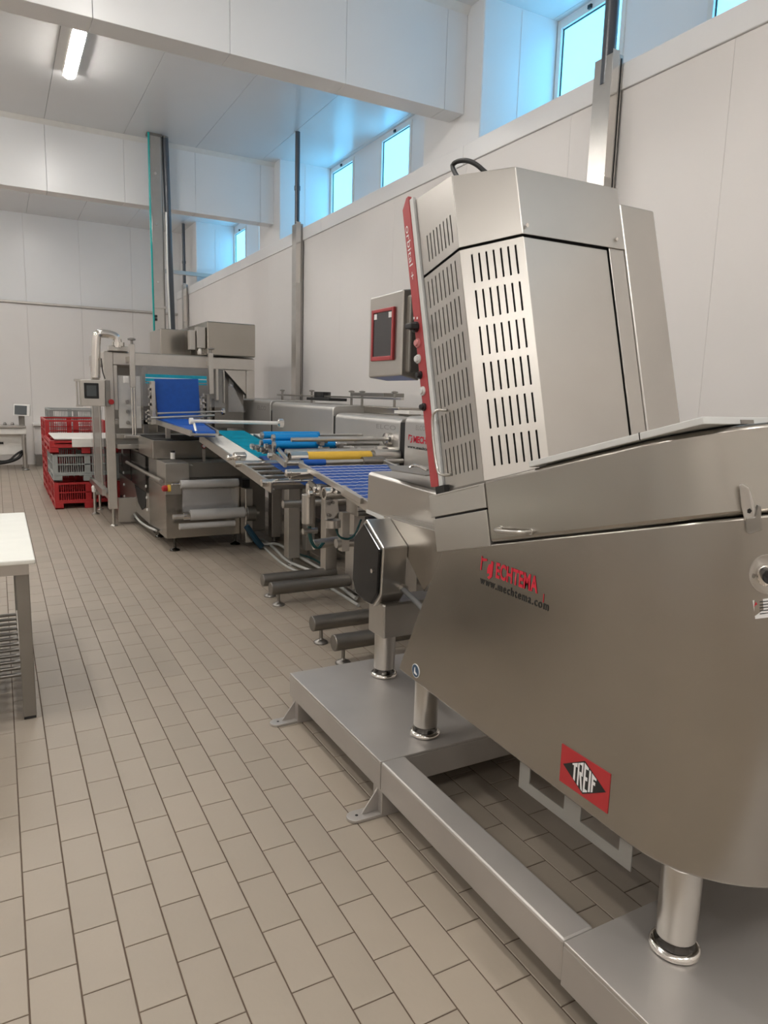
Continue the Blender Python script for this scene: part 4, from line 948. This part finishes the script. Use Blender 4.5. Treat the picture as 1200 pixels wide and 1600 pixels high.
MB().box(c0.x-.055, c0.x+.02, 8.14, 8.18, c0.z-.02, c0.z+.005).build('handle_clip', 'alu', cp); MB().box(c0.x-.045, c0.x+.02, 8.14, 8.18, c3.z-.01, c3.z+.012).build('handle_clip', 'alu', cp)
MB().path([ony(158, 560, 8.2), ony(160, 580, 8.2), ony(164, 592, 8.2)], .006, 6, 1).build('panel_cable', 'black', sm)
# clear guard on the portal's left flank
lab(MB().add([(1.02, 8.36, .42), (1.02, 9.6, .42), (1.02, 9.6, 1.33), (1.02, 8.36, 1.33)], [(0, 1, 2, 3)]).build('clear_guard', 'sheet', sm), 'transparent side guard showing the crates behind')
for y in (8.6, 9.3): MB().tube((1.015, y, .42), (1.015, y, 1.33), .008, 8).build('guard_rod', 'alu', sm)
MB().beam((1.0, 8.36, .38), (1.0, 9.6, .38), .04, .07).build('guard_sill', 'steelv', sm)
MB().tube((.99, 9.2, .02), (.99, 9.2, .36), .018, 12).build('guard_leg', 'alu', sm); MB().lathe((.99, 9.2, .0005), [(.045, 0), (.045, .01), (.018, .03)], 14).build('foot', 'alu', sm); MB().lathe((.99, 9.2, .28), [(.03, 0), (.035, .06), (.02, .08)], 12).build('white_cap', 'white', sm)

# ============================================================ CRATES
def crate(x, y, z, m, label, w=.80, d=1.16, h=.34, group=None, low=False):
    t = thing('folding_crate', label, 'crate', (x+w/2, y+d/2, z+.001), group)
    e = .03; zb = z+.001; f = .07
    b = MB()   # feet and skids
    for fx in (0, w/2-.05, w-.10):
        for fy in (0, d/2-.06, d-.12): b.box(x+fx, x+fx+.10, y+fy, y+fy+.12, zb, zb+f)
    for fx in (0, w-.10): b.box(x+fx, x+fx+.10, y, y+d, zb, zb+.018)
    b.build('skid', m, t, bevel=.003)
    MB().box(x, x+w, y, y+d, zb+f, zb+f+.025).build('base', m, t, bevel=.004)
    zt_ = z+h-.002
    if low: zt_ = z+.16
    for cx in (0, w-.055):
        for cy in (0, d-.055): MB().box(x+cx, x+cx+.055, y+cy, y+cy+.055, zb+f+.025, zt_).build('corner', m, t, bevel=.004)
    for nm, A0, A1, ax in (('side_wall', y, y+.028, 'x'), ('side_wall', y+d-.028, y+d, 'x'), ('side_wall', x, x+.028, 'y'), ('side_wall', x+w-.028, x+w, 'y')):
        b = MB(); L0, L1 = ((x, x+w) if ax == 'x' else (y, y+d)); L0 += .055; L1 -= .055
        def bb_(l0, l1, z0, z1, t0=A0, t1=A1):
            if ax == 'x': b.box(l0, l1, t0, t1, z0, z1)
            else: b.box(t0, t1, l0, l1, z0, z1)
        bb_(L0, L1, zb+f+.026, zb+f+.045); bb_(L0, L1, zt_-.025, zt_-.001)
        if not low:
            mid = (L0+L1)/2; bb_(mid-.035, mid+.035, zb+f+.045, zt_-.025)
            bb_(L0, L1, (zb+f+zt_)/2+.0, (zb+f+zt_)/2+.012)
            for (s0, s1) in ((L0, mid-.035), (mid+.035, L1)):
                nn = int((s1-s0)/.024)
                for k in range(1, nn): 
                    l = s0+(s1-s0)*k/nn; c_ = (A0+A1)/2
                    bb_(l-.0035, l+.0035, zb+f+.045, zt_-.025, c_-.005, c_+.005)
        b.build(nm, m, t)
    return t
G1 = 'plastic crates stacked beside the sealing machine'
crate(.575, 9.72, 0, 'redp', 'red slatted crate on the floor, bottom of the front stack beside the sealing machine', group=G1)
crate(.575, 9.72, .355, 'greyp', 'grey slatted crate between two red crates in the front stack', group=G1, h=.345)
t = crate(.545, 9.70, .71, 'redp', 'low red tray crate with white liner on top of the front stack', low=True, group=G1, w=.84, d=1.20)
ls = MB().box(.60, 1.40, 9.69, 10.85, .885, .905).build('white_liner', 'white', bevel=.008); props(ls, 'crumpled white plastic liner lying over the low red tray crate', 'liner')
MB().box(.80, 1.40, 9.672, 9.69, .79, .90).build('liner_drop', 'white', ls, bevel=.006)
crate(.575, 11.05, 0, 'redp', 'red crate on the floor at the bottom of the rear stack', group=G1)
crate(.575, 11.05, .345, 'redp', 'middle red crate of the rear stack, behind the grey crate', group=G1)
crate(.575, 11.05, .69, 'redp', 'top red crate of the rear stack with white scuffs on its slats', group=G1, h=.385)
for k, l in enumerate(('grey crate on the floor under the farthest grey stack', 'grey crate in the middle of the farthest grey stack', 'top grey crate of the farthest stack by the far wall')):
    crate(.72, 12.5, .395*k, 'greyp', l, group=G1, h=.39, w=.78)
sc = [(.75, .98), (.9, 1.0), (1.0, .95), (1.05, .92), (.83, 1.03), (1.1, 1.0), (1.22, .97), (.70, 1.04), (1.17, .9), (1.0, 1.04)]

# ============================================================ CHECKWEIGHER AT THE FAR LEFT
cw = thing('weighing_conveyor', 'beige weighing conveyor with small tilted display against the far wall', 'scale', (0, 14.8, 0))
MB().box(-1.2, .44, 14.5, 15.0, .66, .77).build('belt_body', 'white', cw, bevel=.01)
MB().box(-1.2, .44, 14.48, 15.02, .775, .815).build('belt', 'steelv', cw, bevel=.008)
MB().box(-1.0, .36, 14.6, 14.9, .28, .655).build('drive_cabinet', 'white', cw, bevel=.01)
for x in (-1.1, .40): 
    for y in (14.53, 14.97): MB().tube((x, y, .04), (x, y, .66), .035, 16).build('leg', 'alu', cw, smooth=True); MB().lathe((x, y, .0005), [(.06, 0), (.06, .012), (.03, .04)], 16).build('foot', 'steeld', cw)
MB().box(.33, .43, 14.7, 14.76, .815, 1.02).build('display_post', 'steeld', cw, bevel=.004)
d = MB().prism([(.245, 14.66, .995), (.51, 14.60, .985), (.525, 14.66, 1.195), (.26, 14.72, 1.205)], [(.255, 14.74, .995), (.53, 14.68, .985), (.545, 14.74, 1.195), (.27, 14.80, 1.205)]).build('display', 'white', cw, bevel=.008)
MB().prism([(.265, 14.652, 1.02), (.465, 14.607, 1.012), (.478, 14.66, 1.175), (.277, 14.705, 1.183)], [(.265, 14.66, 1.02), (.465, 14.615, 1.012), (.478, 14.668, 1.175), (.277, 14.713, 1.183)]).build('screen', 'screen', d)
MB().path([(.36, 14.6, .34), (.30, 14.52, .22), (.05, 14.5, .14), (-.4, 14.5, .12)], .03, 10, 2).build('cable_bundle', 'black', cw, smooth=True)
MB().path([(.36, 14.55, .36), (.25, 14.5, .30), (.12, 14.5, .16), (-.2, 14.48, .2)], .02, 8, 2).build('cable_bundle', 'black', cw, smooth=True)
MB().box(-.02, .06, 14.585, 14.60, .48, .52).build('switch', 'black', cw)
for x in (.10, .22): MB().lathe((x, 14.5, .83), [(.03, 0), (.03, .02), (.015, .05)], 12).build('guide_knob', 'steeld', cw)

# ============================================================ WORK TABLE
tb = thing('work_table', 'steel table with thick white cutting board top and lower rod shelf', 'table', (-.4, 4.1, 0))
TX, TY0, TY1, TZ = .112, 3.43, 4.77, .775
MB().box(-1.2, TX, TY0, TY1, TZ-.022, TZ).build('cutting_board', 'cut', tb, bevel=.006)
MB().box(-1.15, .085, TY0+.03, TY0+.035, TZ-.075, TZ-.024).build('apron', 'steelv', tb); MB().box(-1.15, .085, TY1-.05, TY1-.045, TZ-.075, TZ-.024).build('apron', 'steelv', tb)
MB().box(.080, .085, TY0+.04, TY1-.05, TZ-.075, TZ-.024).build('apron', 'steelv', tb); MB().box(-1.15, .08, TY0+.04, TY1-.05, TZ-.03, TZ-.0225).build('under_sheet', 'steeld', tb)
for x in (.030, -1.14):
    for y in (3.49, 4.66): 
        MB().box(x, x+.055, y, y+.055, .012, TZ-.024).build('leg', 'steeld', tb, bevel=.003)
        MB().box(x+.002, x+.053, y+.002, y+.053, .0005, .012).build('foot_cap', 'black', tb)
zs = .175
MB().box(.032, .072, 3.546, 4.66, zs-.012, zs+.02).build('shelf_rail', 'frame', tb, bevel=.003); MB().box(-1.125, -1.085, 3.546, 4.66, zs-.012, zs+.02).build('shelf_rail', 'frame', tb, bevel=.003)
for k in range(12):
    y = 3.60+.092*k; MB().tube((-1.09, y, zs+.008), (.033, y, zs+.008), .010, 10).build('shelf_rod', 'steeld', tb, smooth=True)

# ============================================================ PIPES, DUCTS AND CABLES
pd = thing('cable_duct', 'upright steel cable duct from the ceiling down to the sealing machine', 'duct', (1.9, 9.7, 1.94))
b = MB().box(1.835, 1.965, 9.64, 9.72, 1.937, ZC-.0005); b.build('channel', 'alu', pd, bevel=.004)
MB().box(1.967, 1.984, 9.66, 9.71, 1.937, ZC-.001).build('channel_edge', 'steeld', pd)
MB().box(1.80, 1.982, 9.63, 9.73, ZC-.03, ZC-.0006).build('ceiling_collar', 'steeld', pd, bevel=.003)
for z in (2.2, 2.9, 3.6, 4.2): MB().lathe((1.89, 9.64, z), [(.016, -.012), (.016, 0)], 10, 'y').build('bolt', 'chrome', pd)
MB().box(1.84, 1.99, 9.62, 9.64, 2.57, 2.60).build('pipe_strap', 'alu', pd)
for z in (2.45, 2.41): MB().lathe((1.85, 9.62, z), [(.02, 0), (.02, .03)], 14).build('hose_clip', 'black', pd)
th = MB().path([(1.815, 9.61, ZC-.01), (1.810, 9.60, 3.9), (1.818, 9.60, 3.0), (1.822, 9.60, 2.5), (1.825, 9.60, 2.0), (1.825, 9.60, 1.95)], .012, 8, 2).build('teal_hose', 'cyanh', smooth=True)
props(th, 'teal hose running down the left edge of the steel cable duct', 'hose')
gp = thing('grey_drain_pipe', 'thick dark grey pipe from the ceiling right of the cable duct', 'pipe', (2.04, 9.7, 1.95))
MB().tube((2.075, 9.7, 2.0), (2.03, 9.7, ZC-.0005), .042, 20).build('pipe', 'duct', gp, smooth=True); MB().tube((2.03, 9.7, ZC-.02), (2.03, 9.7, ZC-.0004), .0435, 20).build('collar', 'steeld', gp)
wc = MB().path([(2.005, 9.60, 3.75), (2.005, 9.60, 3.0), (2.02, 9.60, 2.5), (2.03, 9.60, 2.0)], .012, 8, 1).build('white_cable', 'white', smooth=True); props(wc, 'thin white cable between the cable duct and the grey pipe', 'cable')
for k, (y, lb) in enumerate(((3.49, 'nearest wall channel with dark pipe, right of the slicer head'), (8.62, 'middle wall channel with thin dark pipe behind the roller line'), (14.66, 'farthest wall channel with thin dark pipe near the far corner'))):
    t = thing('wall_channel', lb, 'cable channel', (3.4, y, 0), 'steel channels on the right wall')
    x0 = 3.349; w = .075
    b = MB(); b.box(x0, x0+.004, y-w, y+w, 1.2, 3.60); b.box(x0+.004, XW-.016, y-w, y-w+.004, 1.2, 3.60); b.box(x0+.004, XW-.016, y+w-.004, y+w, 1.2, 3.60)
    b.build('channel', 'alu', t); MB().box(x0-.004, x0+.05, y-w-.002, y-w+.0, 2.9, 3.62).build('upper_sleeve', 'chrome', t)
    MB().box(3.415, 3.421, y-w-.004, y-w-.001, 1.25, 3.58).build('channel_slot', 'black', t)
    MB().tube((3.385, y, 3.45), (3.385, y, ZC-.0005 if k < 2 else 4.749), .03 if k else .042, 16).build('riser_pipe', 'duct', t, smooth=True)
    MB().tube((3.385, y, 4.0), (3.385, y, 4.05), .037 if k else .05, 16).build('pipe_joint', 'duct', t, smooth=True)
st = thing('grey_strut', 'horizontal grey strut crossing the far clerestory below the small window', 'pipe', (3.5, 14.25, 3.76)); 
MB().box(2.87, XO-.002, 14.2, 14.26, 3.72, 3.79).build('strut', 'frame', st, bevel=.004)
# floor cables
cbn = thing('floor_cables', 'bundle of white cables with one dark green cable on the tiles past the conveyor feet', 'cable', (2.3, 5.8, 0))
def cab(name, pts, r, m, lb=None):
    P_ = [Vector((onz(a, c, .012).x, onz(a, c, .012).y, r+.001+h)) for a, c, h in pts]
    o = MB().path(P_, r, 8, 2).build(name, m, cbn, smooth=True)
    if lb: o['label'] = lb
cab('strand', [(390, 838, 0), (415, 845, 0), (434, 862, 0), (446, 876, .0), (470, 890, .02), (495, 899, .02), (520, 912, .02), (556, 940, .02)], .014, 'cable')
cab('strand', [(395, 840, .01), (412, 852, 0), (432, 853, .03), (448, 866, .05), (474, 884, .06), (500, 895, .04), (530, 914, .04), (562, 936, .04)], .013, 'cable')
cab('strand', [(380, 835, 0), (405, 848, 0), (426, 868, 0), (444, 884, 0), (474, 897, 0), (505, 912, 0), (535, 930, 0), (560, 946, 0)], .012, 'cable')
cab('strand', [(444, 862, .03), (466, 874, .05), (488, 880, .05), (512, 896, .05), (550, 926, .05)], .010, 'teald', 'thin dark green cable')
pts = [ony(a, c, 6.55) for a, c in ((385, 822), (394, 835), (402, 846), (409, 856))]; pts[-1].z = .03
o = MB().path(pts, .030, 8, 1).build('blue_hose', 'bluer', smooth=True); props(o, 'dark blue hose bundle hanging from the sealing machine to the floor', 'hose')
